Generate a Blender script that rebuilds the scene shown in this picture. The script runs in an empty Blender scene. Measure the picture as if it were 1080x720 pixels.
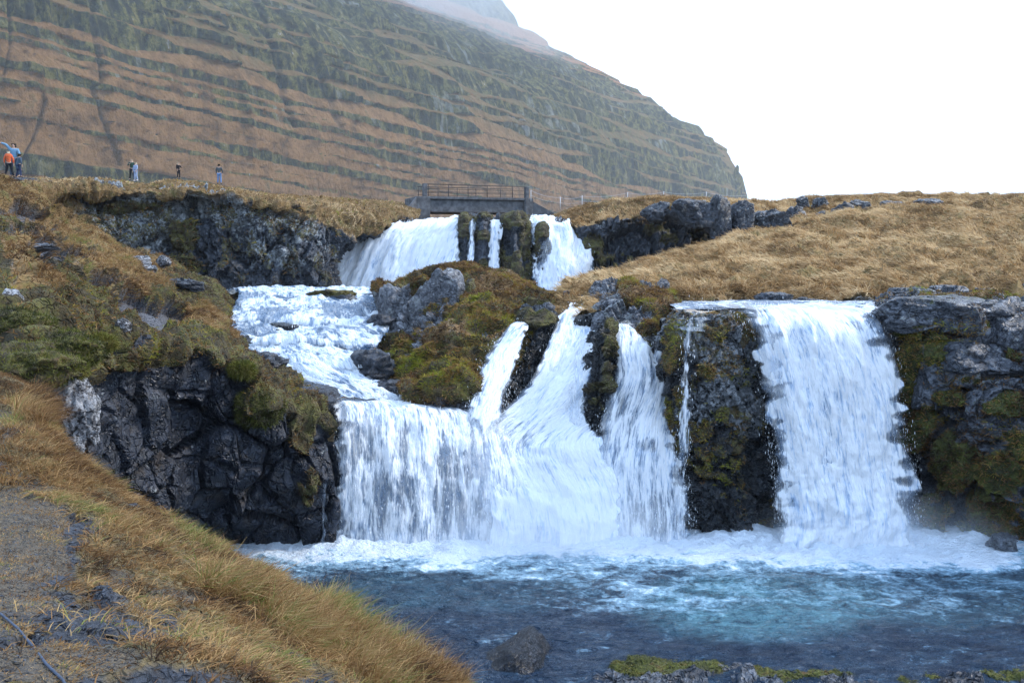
import bpy, math, random
import numpy as np
np.seterr(over='ignore')
random.seed(3)
S = bpy.context.scene
COL = S.collection
rng = np.random.default_rng(7)

# ---------------------------------------------------------------- camera model
F, HZ, ZC = 900.0, 290.0, 8.4
PITCH = math.atan((360 - HZ) / F)
CP, SP = math.cos(PITCH), math.sin(PITCH)

def P(px, py, d):
    """world point seen at picture position (px, py) at horizontal distance d"""
    u = (px - 540) / F; v = (360 - py) / F
    k = d / (CP + v * SP)
    return (u * k, d, ZC + (-SP + v * CP) * k)

def Z(px, py, z):
    u = (px - 540) / F; v = (360 - py) / F
    k = (z - ZC) / (-SP + v * CP)
    return (u * k, (CP + v * SP) * k, z)

def proj(p):
    x = p[..., 0]; y = p[..., 1]; z = p[..., 2] - ZC
    f = y * CP - z * SP; up = y * SP + z * CP
    f = np.maximum(f, 0.05)
    return 540 + F * x / f, 360 - F * up / f

# ---------------------------------------------------------------- noise
def h3(i, j, k, s):
    h = (i.astype(np.uint32) * np.uint32(374761393)) ^ (j.astype(np.uint32) * np.uint32(668265263)) ^ (k.astype(np.uint32) * np.uint32(2147483647 - 97)) ^ np.uint32((s * 2654435761) & 0xffffffff)
    h = (h ^ (h >> np.uint32(13))) * np.uint32(1274126177)
    h = (h ^ (h >> np.uint32(16))) * np.uint32(2246822519)
    h ^= h >> np.uint32(15)
    return h.astype(np.float32) / np.float32(4294967295.0)

def vnoise(p, s=0):
    f = np.floor(p).astype(np.int64); t = (p - f).astype(np.float32); t = t * t * (3 - 2 * t)
    i, j, k = f[..., 0], f[..., 1], f[..., 2]
    a, b, c = t[..., 0], t[..., 1], t[..., 2]
    def L(dj, dk):
        x0 = h3(i, j + dj, k + dk, s); x1 = h3(i + 1, j + dj, k + dk, s)
        return x0 + (x1 - x0) * a
    y0 = L(0, 0); y0 = y0 + (L(1, 0) - y0) * b
    y1 = L(0, 1); y1 = y1 + (L(1, 1) - y1) * b
    return (y0 + (y1 - y0) * c) * 2 - 1

def fbm(p, o=4, s=0, g=0.5):
    r = 0; a = 1; n = 0
    for q in range(o):
        r = r + a * vnoise(p * (2.03 ** q) + 17.3 * q, s + q); n += a; a *= g
    return r / n

def facets(p, s=0):
    """blocky cell field: (offset, distance to the crack)"""
    f = np.floor(p).astype(np.int64)
    shp = p.shape[:-1]
    d1 = np.full(shp, 9., np.float32); d2 = np.full(shp, 9., np.float32); val = np.zeros(shp, np.float32)
    for a in (-1, 0, 1):
        for b in (-1, 0, 1):
            for c in (-1, 0, 1):
                i, j, k = f[..., 0] + a, f[..., 1] + b, f[..., 2] + c
                r0, r1, r2 = h3(i, j, k, s), h3(i, j, k, s + 1), h3(i, j, k, s + 2)
                dx = i + r0 - p[..., 0]; dy = j + r1 - p[..., 1]; dz = k + r2 - p[..., 2]
                d = (dx * dx + dy * dy + dz * dz).astype(np.float32)
                g = h3(i, j, k, s + 3)
                v = (g * 2 - 1) + ((r2 - .5) * dx + (r0 - .5) * dy + (r1 - .5) * dz) * 2.2
                m = d < d1
                d2 = np.where(m, d1, np.minimum(d2, d))
                val = np.where(m, v, val); d1 = np.where(m, d, d1)
    return val, np.sqrt(d2) - np.sqrt(d1)

def sst(a, b, x):
    t = np.clip((x - a) / (b - a), 0, 1); return t * t * (3 - 2 * t)

# ---------------------------------------------------------------- lofted nets
def cr(C, ts):
    n = len(C)
    i = np.clip(np.floor(ts).astype(int), 0, n - 2); t = (ts - i).reshape((-1,) + (1,) * (C.ndim - 1))
    p1 = C[i]; p2 = C[i + 1]
    p0 = np.where((i > 0).reshape(t.shape), C[np.maximum(i - 1, 0)], 2 * p1 - p2)
    p3 = np.where((i < n - 2).reshape(t.shape), C[np.minimum(i + 2, n - 1)], 2 * p2 - p1)
    m1 = (p2 - p0) * .42; m2 = (p3 - p1) * .42
    return (2 * t**3 - 3 * t**2 + 1) * p1 + (t**3 - 2 * t**2 + t) * m1 + (-2 * t**3 + 3 * t**2) * p2 + (t**3 - t**2) * m2

def tvals(seg, res):
    out = []
    for i, l in enumerate(seg):
        n = max(1, int(math.ceil(l / res)))
        out += [i + k / n for k in range(n)]
    return np.array(out + [len(seg)])

def net(rows, res, resv=None):
    C = np.array([[P(*c) if len(c) == 3 else Z(*c[:3]) if c[3] == 'z' else c[:3] for c in r] for r in rows], float)
    su = np.linalg.norm(np.diff(C, axis=1), axis=2).mean(axis=0)
    sv = np.linalg.norm(np.diff(C, axis=0), axis=2).mean(axis=1)
    tu = tvals(su, res); tv = tvals(sv, resv or res)
    G = cr(C, tv); G = np.swapaxes(cr(np.swapaxes(G, 0, 1), tu), 0, 1)
    return G

def gnorm(G):
    du = np.gradient(G, axis=1); dv = np.gradient(G, axis=0)
    n = np.cross(du, dv)
    n /= np.maximum(np.linalg.norm(n, axis=2, keepdims=True), 1e-9)
    return n

def facing(G):
    """normals turned so that they point up / to the viewer"""
    n = gnorm(G)
    if (n * (np.array([0, 0, ZC + 4]) - G)).sum(axis=2).mean() < 0: n = -n
    return n

def guv(G):
    u = np.concatenate([np.zeros((G.shape[0], 1)), np.cumsum(np.linalg.norm(np.diff(G, axis=1), axis=2), axis=1)], axis=1)
    v = np.concatenate([np.zeros((1, G.shape[1])), np.cumsum(np.linalg.norm(np.diff(G, axis=0), axis=2), axis=0)], axis=0)
    return u, v

# ---------------------------------------------------------------- objects
def mkmesh(name, co, faces, mat, parent=None, attrs=None, smooth=True, uv=None):
    """co (n,3); faces (m,k) array, or a list of such arrays"""
    me = bpy.data.meshes.new(name)
    fl = faces if isinstance(faces, list) else [faces]
    fl = [np.asarray(f) for f in fl if len(f)]
    co = np.asarray(co, np.float32)
    me.vertices.add(len(co)); me.vertices.foreach_set('co', co.ravel())
    idx = np.concatenate([f.ravel() for f in fl]).astype(np.int32)
    tot = np.concatenate([np.full(len(f), f.shape[1]) for f in fl]).astype(np.int32)
    st = np.concatenate([[0], np.cumsum(tot)[:-1]]).astype(np.int32)
    me.loops.add(len(idx)); me.loops.foreach_set('vertex_index', idx)
    me.polygons.add(len(tot)); me.polygons.foreach_set('loop_start', st)
    me.polygons.foreach_set('use_smooth', np.full(len(tot), smooth))
    me.update(calc_edges=True)
    for k, a in (attrs or {}).items():
        at = me.attributes.new(k, 'FLOAT', 'POINT'); at.data.foreach_set('value', np.asarray(a, np.float32).ravel())
    if uv is not None:
        l = me.uv_layers.new(name='UVMap'); l.data.foreach_set('uv', np.asarray(uv, np.float32)[idx].ravel())
    me.materials.append(mat)
    o = bpy.data.objects.new(name, me); COL.objects.link(o)
    if parent is not None: o.parent = parent
    return o

def gfaces(nv, nu):
    a = np.arange(nv * nu).reshape(nv, nu)
    return np.stack([a[:-1, :-1], a[:-1, 1:], a[1:, 1:], a[1:, :-1]], axis=-1).reshape(-1, 4)

def gridobj(name, G, mat, parent=None, attrs=None, uv=None, smooth=True):
    nv, nu = G.shape[:2]
    uvs = None if uv is None else np.stack([uv[0].ravel(), uv[1].ravel()], axis=1)
    f = gfaces(nv, nu)
    n = gnorm(G)
    if (n * (np.array([0, 0, ZC + 4]) - G)).sum(axis=2).mean() < 0: f = f[:, ::-1]
    return mkmesh(name, G.reshape(-1, 3), f, mat, parent, attrs, smooth, uvs)

def tag(o, label=None, cat=None, group=None, kind=None):
    if label: o['label'] = label
    if cat: o['category'] = cat
    if group: o['group'] = group
    if kind: o['kind'] = kind
    return o

def empty(name, loc):
    o = bpy.data.objects.new(name, None); COL.objects.link(o); o.location = loc
    return o

# ---------------------------------------------------------------- painting real surface cover (moss, lichen, gravel)
def blobs(G, lst, warp=9, seed=5, freq=.9):
    """cover amount 0..1 from a list of (x, y, rx, ry, value) patches, edges broken by noise"""
    px, py = proj(G)
    px = px + warp * fbm(G * freq, 4, seed); py = py + warp * fbm(G * freq, 4, seed + 50)
    r = np.zeros(px.shape)
    for b in lst:
        q = ((px - b[0]) / b[2]) ** 2 + ((py - b[1]) / b[3]) ** 2
        r = np.maximum(r, b[4] * np.clip(1.5 - q, 0, 1))
    return np.clip(sst(.34, .56, r + (.55 * fbm(G * freq * 2.2, 4, seed + 90) + .45 * fbm(G * freq * 6, 3, seed + 95)) * (r > 0)), 0, 1) * np.minimum(1, r * 3)

def soft_blobs(G, lst, warp=9, seed=5, freq=.9):
    px, py = proj(G)
    px = px + warp * fbm(G * freq, 4, seed); py = py + warp * fbm(G * freq, 4, seed + 50)
    r = np.zeros(px.shape)
    for b in lst:
        q = ((px - b[0]) / b[2]) ** 2 + ((py - b[1]) / b[3]) ** 2
        r = np.maximum(r, b[4] * sst(1.4, .3, q))
    return r

def rockdisp(G, amp=.35, cell=(.8, .8, 1.3), seed=1, fine=1.0, big=1.6):
    w = np.stack([fbm(G * .5, 3, seed + 60), fbm(G * .5, 3, seed + 70), fbm(G * .5, 3, seed + 80)], axis=-1) * .5
    q = G + w
    c = np.array(cell) * 1.0
    v1, e1 = facets(q / (c * big), seed)
    v2, e2 = facets(q / (c * .62) + 5.1, seed + 9)
    v3, e3 = facets(q / (c * .25) + 9.7, seed + 19)
    d = v1 * amp + v2 * amp * .45 + v3 * amp * .18 * fine
    d -= amp * .6 * sst(.07, 0, e1) + amp * .45 * sst(.09, 0, e2) + amp * .22 * sst(.12, 0, e3) * fine
    d += fbm(G * 5, 3, seed + 3) * .04 * fine
    return d

def lump(G, seed=0, s=1.0):
    a = 1 - np.abs(fbm(G * 1.3 / s, 2, seed)) * 2.2
    b = 1 - np.abs(fbm(G * 3.1 / s, 2, seed + 5)) * 2.2
    return (a * .20 + b * .13 + fbm(G * 9 / s, 3, seed + 8) * .06) * s

# ---------------------------------------------------------------- grass blades
def surf_sample(G, w, n, seed):
    r = np.random.default_rng(seed)
    a, b, c = G[:-1, :-1], G[:-1, 1:], G[1:, :-1]
    nn = np.cross(b - a, c - a); ar = np.linalg.norm(nn, axis=2)
    fn = nn / np.maximum(ar[..., None], 1e-9)
    fn = np.where(((np.array([0, 0, ZC + 6]) - a) * fn).sum(axis=2, keepdims=True) < 0, -fn, fn)
    pr = (ar * w[:-1, :-1]).ravel(); pr = np.maximum(pr, 0)
    if pr.sum() <= 0: return None
    pr /= pr.sum()
    k = r.choice(len(pr), n, p=pr)
    i, j = np.unravel_index(k, ar.shape)
    u = r.random((n, 1)); v = r.random((n, 1))
    p = G[i, j] * (1 - u) * (1 - v) + G[i, j + 1] * u * (1 - v) + G[i + 1, j] * (1 - u) * v + G[i + 1, j + 1] * u * v
    return p, fn[i, j]

def blades(name, G, w, n, h, wd, mat, lean=(0, 0), seed=1, up=.8, jit=.45, droop=.5, clump=1.2, hvar=.5, label=None, tint=0.0, cat='grass', clumpw=True):
    r = np.random.default_rng(seed + 99)
    if clumpw:
        w = w * (0.3 + np.clip(fbm(G * clump * 1.7, 3, seed + 2) * 2.2 + .6, 0, 2))
    sm = surf_sample(G, w, n, seed)
    if sm is None: return None
    p, nr = sm
    tn = fbm(p * clump, 3, seed + 30)
    d = nr * (1 - up) + np.array([lean[0], lean[1], up]) + r.normal(0, jit, (n, 3)) * np.array([1, 1, .35])
    d += np.stack([fbm(p * clump * .8, 2, seed + 4), fbm(p * clump * .8, 2, seed + 5), 0 * tn], axis=1) * .6
    d /= np.linalg.norm(d, axis=1, keepdims=True)
    hh = h * (1 + hvar * (tn * .9 + r.normal(0, .45, n))); hh = np.clip(hh, h * .25, h * 2.2)[:, None]
    sd = np.cross(d, r.normal(0, 1, (n, 3))); sd /= np.linalg.norm(sd, axis=1, keepdims=True)
    ww = wd * (.7 + .6 * r.random((n, 1))) * .5
    bend = np.stack([d[:, 0], d[:, 1], -np.abs(r.normal(.5, .3, n))], axis=1) * droop
    p0 = p - nr * .02
    m = p0 + d * hh * .55 + bend * hh * .12
    t = p0 + d * hh * .95 + bend * hh * .55
    V = np.stack([p0 - sd * ww, p0 + sd * ww, m + sd * ww * .75, m - sd * ww * .75, t], axis=1).reshape(-1, 3)
    b = np.arange(n)[:, None] * 5
    q = b + np.array([[0, 1, 2, 3]]); tr = b + np.array([[3, 2, 4]])
    at = np.clip(.5 + tint + tn * .95 + fbm(p * clump * 4, 2, seed + 31) * .35 + r.normal(0, .17, n), 0, 1)
    o = mkmesh(name, V, [q, tr], mat, None, {'tint': np.repeat(at, 5)})
    return tag(o, label, cat, None, 'stuff')
# ================================================================ materials
class NT:
    def __init__(s, m):
        m.use_nodes = True; s.t = m.node_tree; s.t.nodes.clear()
    def n(s, ty, **k):
        x = s.t.nodes.new(ty)
        for a, b in k.items():
            if a.startswith('i_'):
                x.inputs[a[2:].replace('_', ' ')].default_value = b
            elif a.startswith('I'):
                x.inputs[int(a[1:])].default_value = b
            else: setattr(x, a, b)
        return x
    def l(s, a, b): s.t.links.new(a, b)
    def noise(s, vec, scale, detail=4, rough=.55, dist=0.0):
        x = s.n('ShaderNodeTexNoise'); x.inputs['Scale'].default_value = scale; x.inputs['Detail'].default_value = detail
        x.inputs['Roughness'].default_value = rough; x.inputs['Distortion'].default_value = dist
        if vec is not None: s.l(vec, x.inputs['Vector'])
        return x.outputs['Fac']
    def ramp(s, fac, stops, interp='LINEAR'):
        x = s.n('ShaderNodeValToRGB'); e = x.color_ramp.elements; x.color_ramp.interpolation = interp
        while len(e) < len(stops): e.new(.5)
        for q, (p_, c) in zip(e, stops):
            q.position = p_; q.color = (*c, 1) if len(c) == 3 else c
        s.l(fac, x.inputs['Fac']); return x.outputs['Color']
    def mix(s, f, a, b):
        x = s.n('ShaderNodeMix', data_type='RGBA')
        for v, i in ((f, 0), (a, 6), (b, 7)):
            if isinstance(v, (int, float)): x.inputs[i].default_value = v
            elif isinstance(v, tuple): x.inputs[i].default_value = (*v, 1)
            else: s.l(v, x.inputs[i])
        return x.outputs[2]
    def m(s, op, a, b=None, c=None, clamp=False):
        x = s.n('ShaderNodeMath', operation=op, use_clamp=clamp)
        for i, v in enumerate((a, b, c)):
            if v is None: continue
            if isinstance(v, (int, float)): x.inputs[i].default_value = v
            else: s.l(v, x.inputs[i])
        return x.outputs[0]
    def ss(s, v, a, b):
        x = s.n('ShaderNodeMapRange', interpolation_type='SMOOTHSTEP'); s.l(v, x.inputs[0])
        x.inputs[1].default_value = a; x.inputs[2].default_value = b; return x.outputs[0]
    def attr(s, nm): return s.n('ShaderNodeAttribute', attribute_name=nm).outputs['Fac']
    def pos(s): return s.n('ShaderNodeTexCoord').outputs['Object']
    def mapv(s, v, sc):
        x = s.n('ShaderNodeMapping'); s.l(v, x.inputs[0]); x.inputs['Scale'].default_value = sc; return x.outputs[0]
    def bump(s, h, dist, st=1.0, nrm=None):
        x = s.n('ShaderNodeBump'); s.l(h, x.inputs['Height']); x.inputs['Distance'].default_value = dist
        x.inputs['Strength'].default_value = st
        if nrm is not None: s.l(nrm, x.inputs['Normal'])
        return x.outputs[0]
    def out(s, sh, vol=None):
        o = s.n('ShaderNodeOutputMaterial')
        if sh is not None: s.l(sh, o.inputs['Surface'])
        if vol is not None: s.l(vol, o.inputs['Volume'])
    def bsdf(s, col, rough, nrm=None, spec=.5):
        b = s.n('ShaderNodeBsdfPrincipled')
        for v, k in ((col, 'Base Color'), (rough, 'Roughness')):
            if isinstance(v, (int, float)): b.inputs[k].default_value = v
            elif isinstance(v, tuple): b.inputs[k].default_value = (*v, 1)
            else: s.l(v, b.inputs[k])
        b.inputs['Specular IOR Level'].default_value = spec
        if nrm is not None: s.l(nrm, b.inputs['Normal'])
        return b

def mat_terrain(name, rock=((.012, .016, .026), (.045, .055, .078)), sc=1.0, lichcol=(.33, .36, .37), mossc=None, grassc=None, pathc=((.045, .048, .06), (.12, .12, .13)), wetr=.35, bumpk=1.0):
    m = bpy.data.materials.new(name); t = NT(m); p = t.pos()
    n1 = t.noise(p, 1.1 * sc, 6); n2 = t.noise(p, 6 * sc, 6, .65); n3 = t.noise(p, 26 * sc, 4, .6)
    mossc = mossc or ((.016, .015, .008), (.065, .048, .02), (.105, .10, .022), (.11, .065, .03))
    grassc = grassc or ((.10, .06, .022), (.20, .125, .05), (.11, .105, .03))
    rc = t.mix(t.ss(t.m('ADD', t.m('MULTIPLY', n1, .35), t.m('MULTIPLY', n2, .65)), .42, .60), rock[0], rock[1])
    rc = t.mix(t.ss(n3, .40, .56), t.mix(.6, rc, rock[0]), rc)
    rc = t.mix(t.m('MULTIPLY', t.ss(t.noise(p, 2.3 * sc, 5), .56, .72), .5), rc, (.05, .035, .022))
    # lichen
    lp = t.m('ADD', t.m('MULTIPLY', t.noise(p, 2.2 * sc, 5, .7, .4), .5), t.m('MULTIPLY', t.noise(p, 9 * sc, 4, .7, .3), .5))
    lf = t.ss(t.m('ADD', lp, t.m('MULTIPLY', t.attr('lich'), .14)), .60, .635)
    rc = t.mix(t.m('MULTIPLY', lf, .85), rc, t.mix(n3, lichcol, tuple(c * .5 for c in lichcol)))
    mo = t.ramp(t.noise(p, 2.1 * sc, 5, .65), [(.32, mossc[0]), (.47, mossc[1]), (.58, mossc[2]), (.7, mossc[3])])
    mo = t.mix(t.ss(n3, .35, .7), t.mix(.6, mo, mossc[0]), mo)
    gr = t.ramp(t.noise(p, 1.7 * sc, 6, .7), [(.36, grassc[0]), (.5, grassc[1]), (.66, grassc[2])])
    gr = t.mix(t.ss(n3, .3, .7), t.mix(.5, gr, grassc[0]), gr)
    pa = t.mix(t.ss(t.noise(p, 38 * sc, 3, .8), .35, .7), pathc[0], pathc[1])
    mf = t.ss(t.m('ADD', t.attr('moss'), t.m('MULTIPLY', t.m('SUBTRACT', n2, .5), 1.1)), .38, .58)
    c = t.mix(mf, rc, mo); c = t.mix(t.attr('grass'), c, gr); c = t.mix(t.attr('path'), c, pa)
    soft = t.m('MAXIMUM', t.attr('moss'), t.m('MAXIMUM', t.attr('grass'), t.attr('path')))
    r = t.m('ADD', t.m('MULTIPLY', soft, .95 - wetr), t.m('ADD', t.m('MULTIPLY', n2, .3), wetr - .1))
    hh = t.m('ADD', t.m('MULTIPLY', n2, .7), t.m('MULTIPLY', n3, .4))
    cr_ = t.n('ShaderNodeTexVoronoi', feature='DISTANCE_TO_EDGE'); cr_.inputs['Scale'].default_value = 2.2 * sc
    dv = t.n('ShaderNodeVectorMath', operation='ADD'); t.l(p, dv.inputs[0])
    nz = t.n('ShaderNodeTexNoise'); nz.inputs['Scale'].default_value = 3 * sc; t.l(p, nz.inputs['Vector']); t.l(nz.outputs['Color'], dv.inputs[1])
    t.l(t.mapv(dv.outputs[0], (1, 1, .6)), cr_.inputs['Vector'])
    hh = t.m('ADD', hh, t.m('MULTIPLY', t.ss(cr_.outputs['Distance'], 0, .09), .7))
    b = t.bsdf(c, r, t.bump(hh, .13 * bumpk / sc, 1.0), .45)
    t.out(b.outputs[0]); return m

def mat_blade(name, stops, rough=.7, trans=.25):
    m = bpy.data.materials.new(name); t = NT(m)
    c = t.ramp(t.attr('tint'), stops)
    d = t.bsdf(c, rough, None, .25); tr = t.n('ShaderNodeBsdfTranslucent'); t.l(c, tr.inputs[0])
    x = t.n('ShaderNodeMixShader'); x.inputs[0].default_value = trans; t.l(d.outputs[0], x.inputs[1]); t.l(tr.outputs[0], x.inputs[2])
    t.out(x.outputs[0]); return m

def mat_fall(name, su=3.2, sv=.42, lo=.46, hi=.62, gain=.5, deep=(.10, .17, .27), bumpd=.12, opaque=False, veil=.36, white=(.86, .90, .94), blue=(.38, .52, .72)):
    """white falling water; UV is metres across / along the flow; attr dens 0..1"""
    m = bpy.data.materials.new(name); t = NT(m)
    uv = t.n('ShaderNodeUVMap').outputs[0]
    a = t.noise(t.mapv(uv, (su, sv, 1)), 1, 5, .62, .25)
    b = t.noise(t.mapv(uv, (su * 4.1, sv * 3.2, 1)), 1, 4, .65, .3)
    c = t.noise(t.mapv(uv, (su * .30, sv * .28, 1)), 1, 3, .5)
    n = t.m('ADD', t.m('ADD', t.m('MULTIPLY', a, .42), t.m('MULTIPLY', b, .18)), t.m('MULTIPLY', c, .40))
    d = t.m('ADD', n, t.m('MULTIPLY', t.m('SUBTRACT', t.attr('dens'), .5), gain))
    f = t.ss(d, lo, hi)
    f = t.m('MAXIMUM', f, t.m('MULTIPLY', t.ss(t.attr('dens'), .15, .6), veil))
    w = t.ss(t.m('ADD', t.m('ADD', t.m('MULTIPLY', a, .5), t.m('MULTIPLY', b, .5)), t.m('MULTIPLY', t.m('SUBTRACT', d, .6), .30)), .36, .54)
    col = t.mix(w, blue, white)
    nb = t.bump(t.m('ADD', t.m('MULTIPLY', a, .6), t.m('MULTIPLY', b, .5)), bumpd * 1.8, 1)
    df = t.bsdf(col, .55, nb, .3)
    tl = t.n('ShaderNodeBsdfTranslucent'); t.l(col, tl.inputs[0]); t.l(nb, tl.inputs['Normal'])
    x = t.n('ShaderNodeMixShader'); x.inputs[0].default_value = .22; t.l(df.outputs[0], x.inputs[1]); t.l(tl.outputs[0], x.inputs[2])
    y = t.n('ShaderNodeMixShader'); t.l(f, y.inputs[0])
    if opaque:
        z = t.bsdf(deep, .12, nb, .6).outputs[0]
    else:
        z = t.n('ShaderNodeBsdfTransparent').outputs[0]
    t.l(z, y.inputs[1]); t.l(x.outputs[0], y.inputs[2])
    t.out(y.outputs[0]); return m

def mat_pool(name):
    m = bpy.data.materials.new(name); t = NT(m); p = t.pos()
    fo = t.attr('foam'); w2 = t.noise(t.mapv(p, (1, 1.7, 1)), 9, 3, .6); te = t.attr('teal')
    a = t.noise(t.mapv(p, (1, 1.5, 1)), 1.1, 8, .68, .8); b = t.noise(t.mapv(p, (1, 1.3, 1)), 5.5, 5, .7, .5)
    n = t.m('ADD', t.m('MULTIPLY', a, .6), t.m('MULTIPLY', b, .4))
    d = t.m('ADD', n, t.m('MULTIPLY', fo, .55))
    f = t.ss(d, .72, .84)
    deep = t.mix(t.ss(a, .3, .7), (.009, .020, .042), (.022, .046, .082))
    base = t.mix(t.m('MULTIPLY', te, t.ss(n, .3, .62)), deep, (.11, .26, .33))
    base = t.mix(t.ss(d, .55, .8), base, (.30, .50, .66))
    w1 = t.noise(t.mapv(p, (1, 2.0, 1)), 2.2, 5, .6, .4)
    nb = t.bump(t.m('ADD', w1, t.m('MULTIPLY', w2, .25)), .5, 1)
    s = t.bsdf(base, .10, nb, .28)
    fb = t.bsdf(t.mix(n, (.46, .60, .76), (.84, .89, .94)), .6, t.bump(t.m('ADD', n, t.m('MULTIPLY', w2, .4)), .35, 1), .2)
    x = t.n('ShaderNodeMixShader'); t.l(f, x.inputs[0]); t.l(s.outputs[0], x.inputs[1]); t.l(fb.outputs[0], x.inputs[2])
    t.out(x.outputs[0]); return m

def mat_plain(name, col, rough=.8, sc=8, var=.35, bump=.01, spec=.4, metal=0):
    m = bpy.data.materials.new(name); t = NT(m); p = t.pos()
    n = t.noise(p, sc, 5, .6)
    c = t.mix(t.ss(n, .3, .7), tuple(x * (1 - var) for x in col), col)
    b = t.bsdf(c, rough, t.bump(n, bump, .7), spec); b.inputs['Metallic'].default_value = metal
    t.out(b.outputs[0]); return m

def mat_mountain():
    m = bpy.data.materials.new('mountain_slopes'); t = NT(m); p = t.pos()
    cl = t.attr('cliff'); gu = t.attr('gully'); gz = t.attr('green')
    n1 = t.noise(p, .012, 6, .6); n2 = t.noise(p, .06, 6, .65); n3 = t.noise(t.mapv(p, (1, 1, .55)), .13, 7, .72)
    grass = t.ramp(t.m('ADD', t.m('MULTIPLY', n2, .6), t.m('MULTIPLY', n3, .4)), [(.36, (.065, .036, .016)), (.46, (.17, .092, .036)), (.56, (.25, .14, .058)), (.64, (.14, .10, .04))])
    grass = t.mix(t.m('MULTIPLY', gz, t.ss(n3, .3, .6)), grass, (.095, .088, .036))
    grass = t.mix(t.attr('rust'), grass, t.mix(n2, (.33, .14, .06), (.20, .11, .05)))
    rock = t.ramp(n3, [(.40, (.008, .012, .014)), (.48, (.045, .047, .022)), (.56, (.125, .12, .035)), (.64, (.18, .145, .06)), (.70, (.30, .32, .34))])
    rock = t.mix(t.m('MULTIPLY', t.ss(n1, .4, .6), .35), rock, (.05, .062, .03))
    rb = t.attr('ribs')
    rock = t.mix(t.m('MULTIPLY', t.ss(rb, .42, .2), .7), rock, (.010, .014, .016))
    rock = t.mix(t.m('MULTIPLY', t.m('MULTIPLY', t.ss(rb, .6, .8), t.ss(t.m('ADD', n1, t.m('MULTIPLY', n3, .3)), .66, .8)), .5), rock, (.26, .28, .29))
    c = t.mix(t.ss(t.m('ADD', cl, t.m('MULTIPLY', t.m('SUBTRACT', t.m('ADD', t.m('MULTIPLY', n2, .5), t.m('MULTIPLY', n3, .5)), .5), 2.6)), .32, .62), grass, rock)
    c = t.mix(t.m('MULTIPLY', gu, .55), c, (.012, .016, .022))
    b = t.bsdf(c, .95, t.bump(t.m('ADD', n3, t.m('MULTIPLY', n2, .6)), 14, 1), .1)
    t.out(b.outputs[0]); return m

M_LEFT = mat_terrain('basalt_left', rock=((.006, .008, .014), (.028, .036, .055)), bumpk=.6)
M_UP = mat_terrain('basalt_upper', rock=((.014, .019, .028), (.06, .07, .09)))
M_MID = mat_terrain('basalt_outcrop', rock=((.05, .056, .07), (.23, .245, .275)), mossc=((.022, .018, .008), (.07, .05, .018), (.13, .12, .02), (.13, .075, .03)), grassc=((.09, .05, .02), (.19, .115, .05), (.10, .08, .025)))
M_WET = mat_terrain('wet_basalt', rock=((.004, .006, .009), (.03, .036, .045)), wetr=.22, lichcol=(.2, .22, .24))
M_RIGHT = mat_terrain('basalt_right', rock=((.022, .028, .04), (.15, .17, .205)), mossc=((.02, .02, .006), (.055, .065, .010), (.10, .11, .015), (.12, .065, .025)))
M_FORE = mat_terrain('bank_soil', sc=2.0, pathc=((.042, .04, .038), (.155, .12, .075)), grassc=((.07, .05, .022), (.17, .125, .055), (.11, .105, .04)))
M_HILL = mat_terrain('hill_grass', grassc=((.16, .095, .035), (.34, .22, .095), (.22, .17, .06)), sc=.6)
M_LICH = mat_terrain('lichened_rock', rock=((.012, .013, .018), (.10, .105, .12)), lichcol=(.5, .52, .56), sc=2.2)
M_STRAW = mat_blade('straw_blades', [(0, (.035, .02, .010)), (.25, (.13, .062, .022)), (.5, (.26, .145, .055)), (.85, (.40, .27, .12)), (.97, (.25, .20, .06)), (1, (.15, .17, .04))])
M_HILLB = mat_blade('hill_blades', [(0, (.10, .055, .022)), (.3, (.30, .18, .075)), (.6, (.48, .325, .16)), (1, (.66, .50, .29))])
M_FUZZ = mat_blade('heath_blades', [(0, (.022, .012, .006)), (.3, (.13, .066, .025)), (.55, (.26, .145, .05)), (.78, (.22, .17, .025)), (1, (.21, .22, .018))])
M_MOSSB = mat_blade('moss_blades', [(0, (.012, .015, .005)), (.4, (.05, .055, .012)), (.7, (.12, .13, .02)), (1, (.15, .12, .03))], .8, .15)
M_FALL = mat_fall('falling_water', su=4.0, sv=.72, lo=.45, hi=.61)
M_FALL2 = mat_fall('veil_water', su=5.0, sv=.75, gain=.46)
M_CASC = mat_fall('rapid_water', su=1.9, sv=1.1, lo=.44, hi=.58, opaque=True, deep=(.03, .075, .14), bumpd=.2, white=(.76, .83, .90), blue=(.26, .38, .56))
M_POOL = mat_pool('pool_water')
M_CONC = mat_plain('old_concrete', (.115, .12, .13), .9, 2.2, .6, .03)
M_RAIL = mat_plain('weathered_rail', (.04, .032, .032), .7, 10)
M_POST = mat_plain('white_post', (.55, .56, .58), .6, 20, .2)
M_ROPE = mat_plain('pale_rope', (.50, .52, .56), .8, 30, .3)
M_SKIN = mat_plain('skin', (.42, .27, .20), .6, 20, .1)
M_MTN = mat_mountain()
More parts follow.
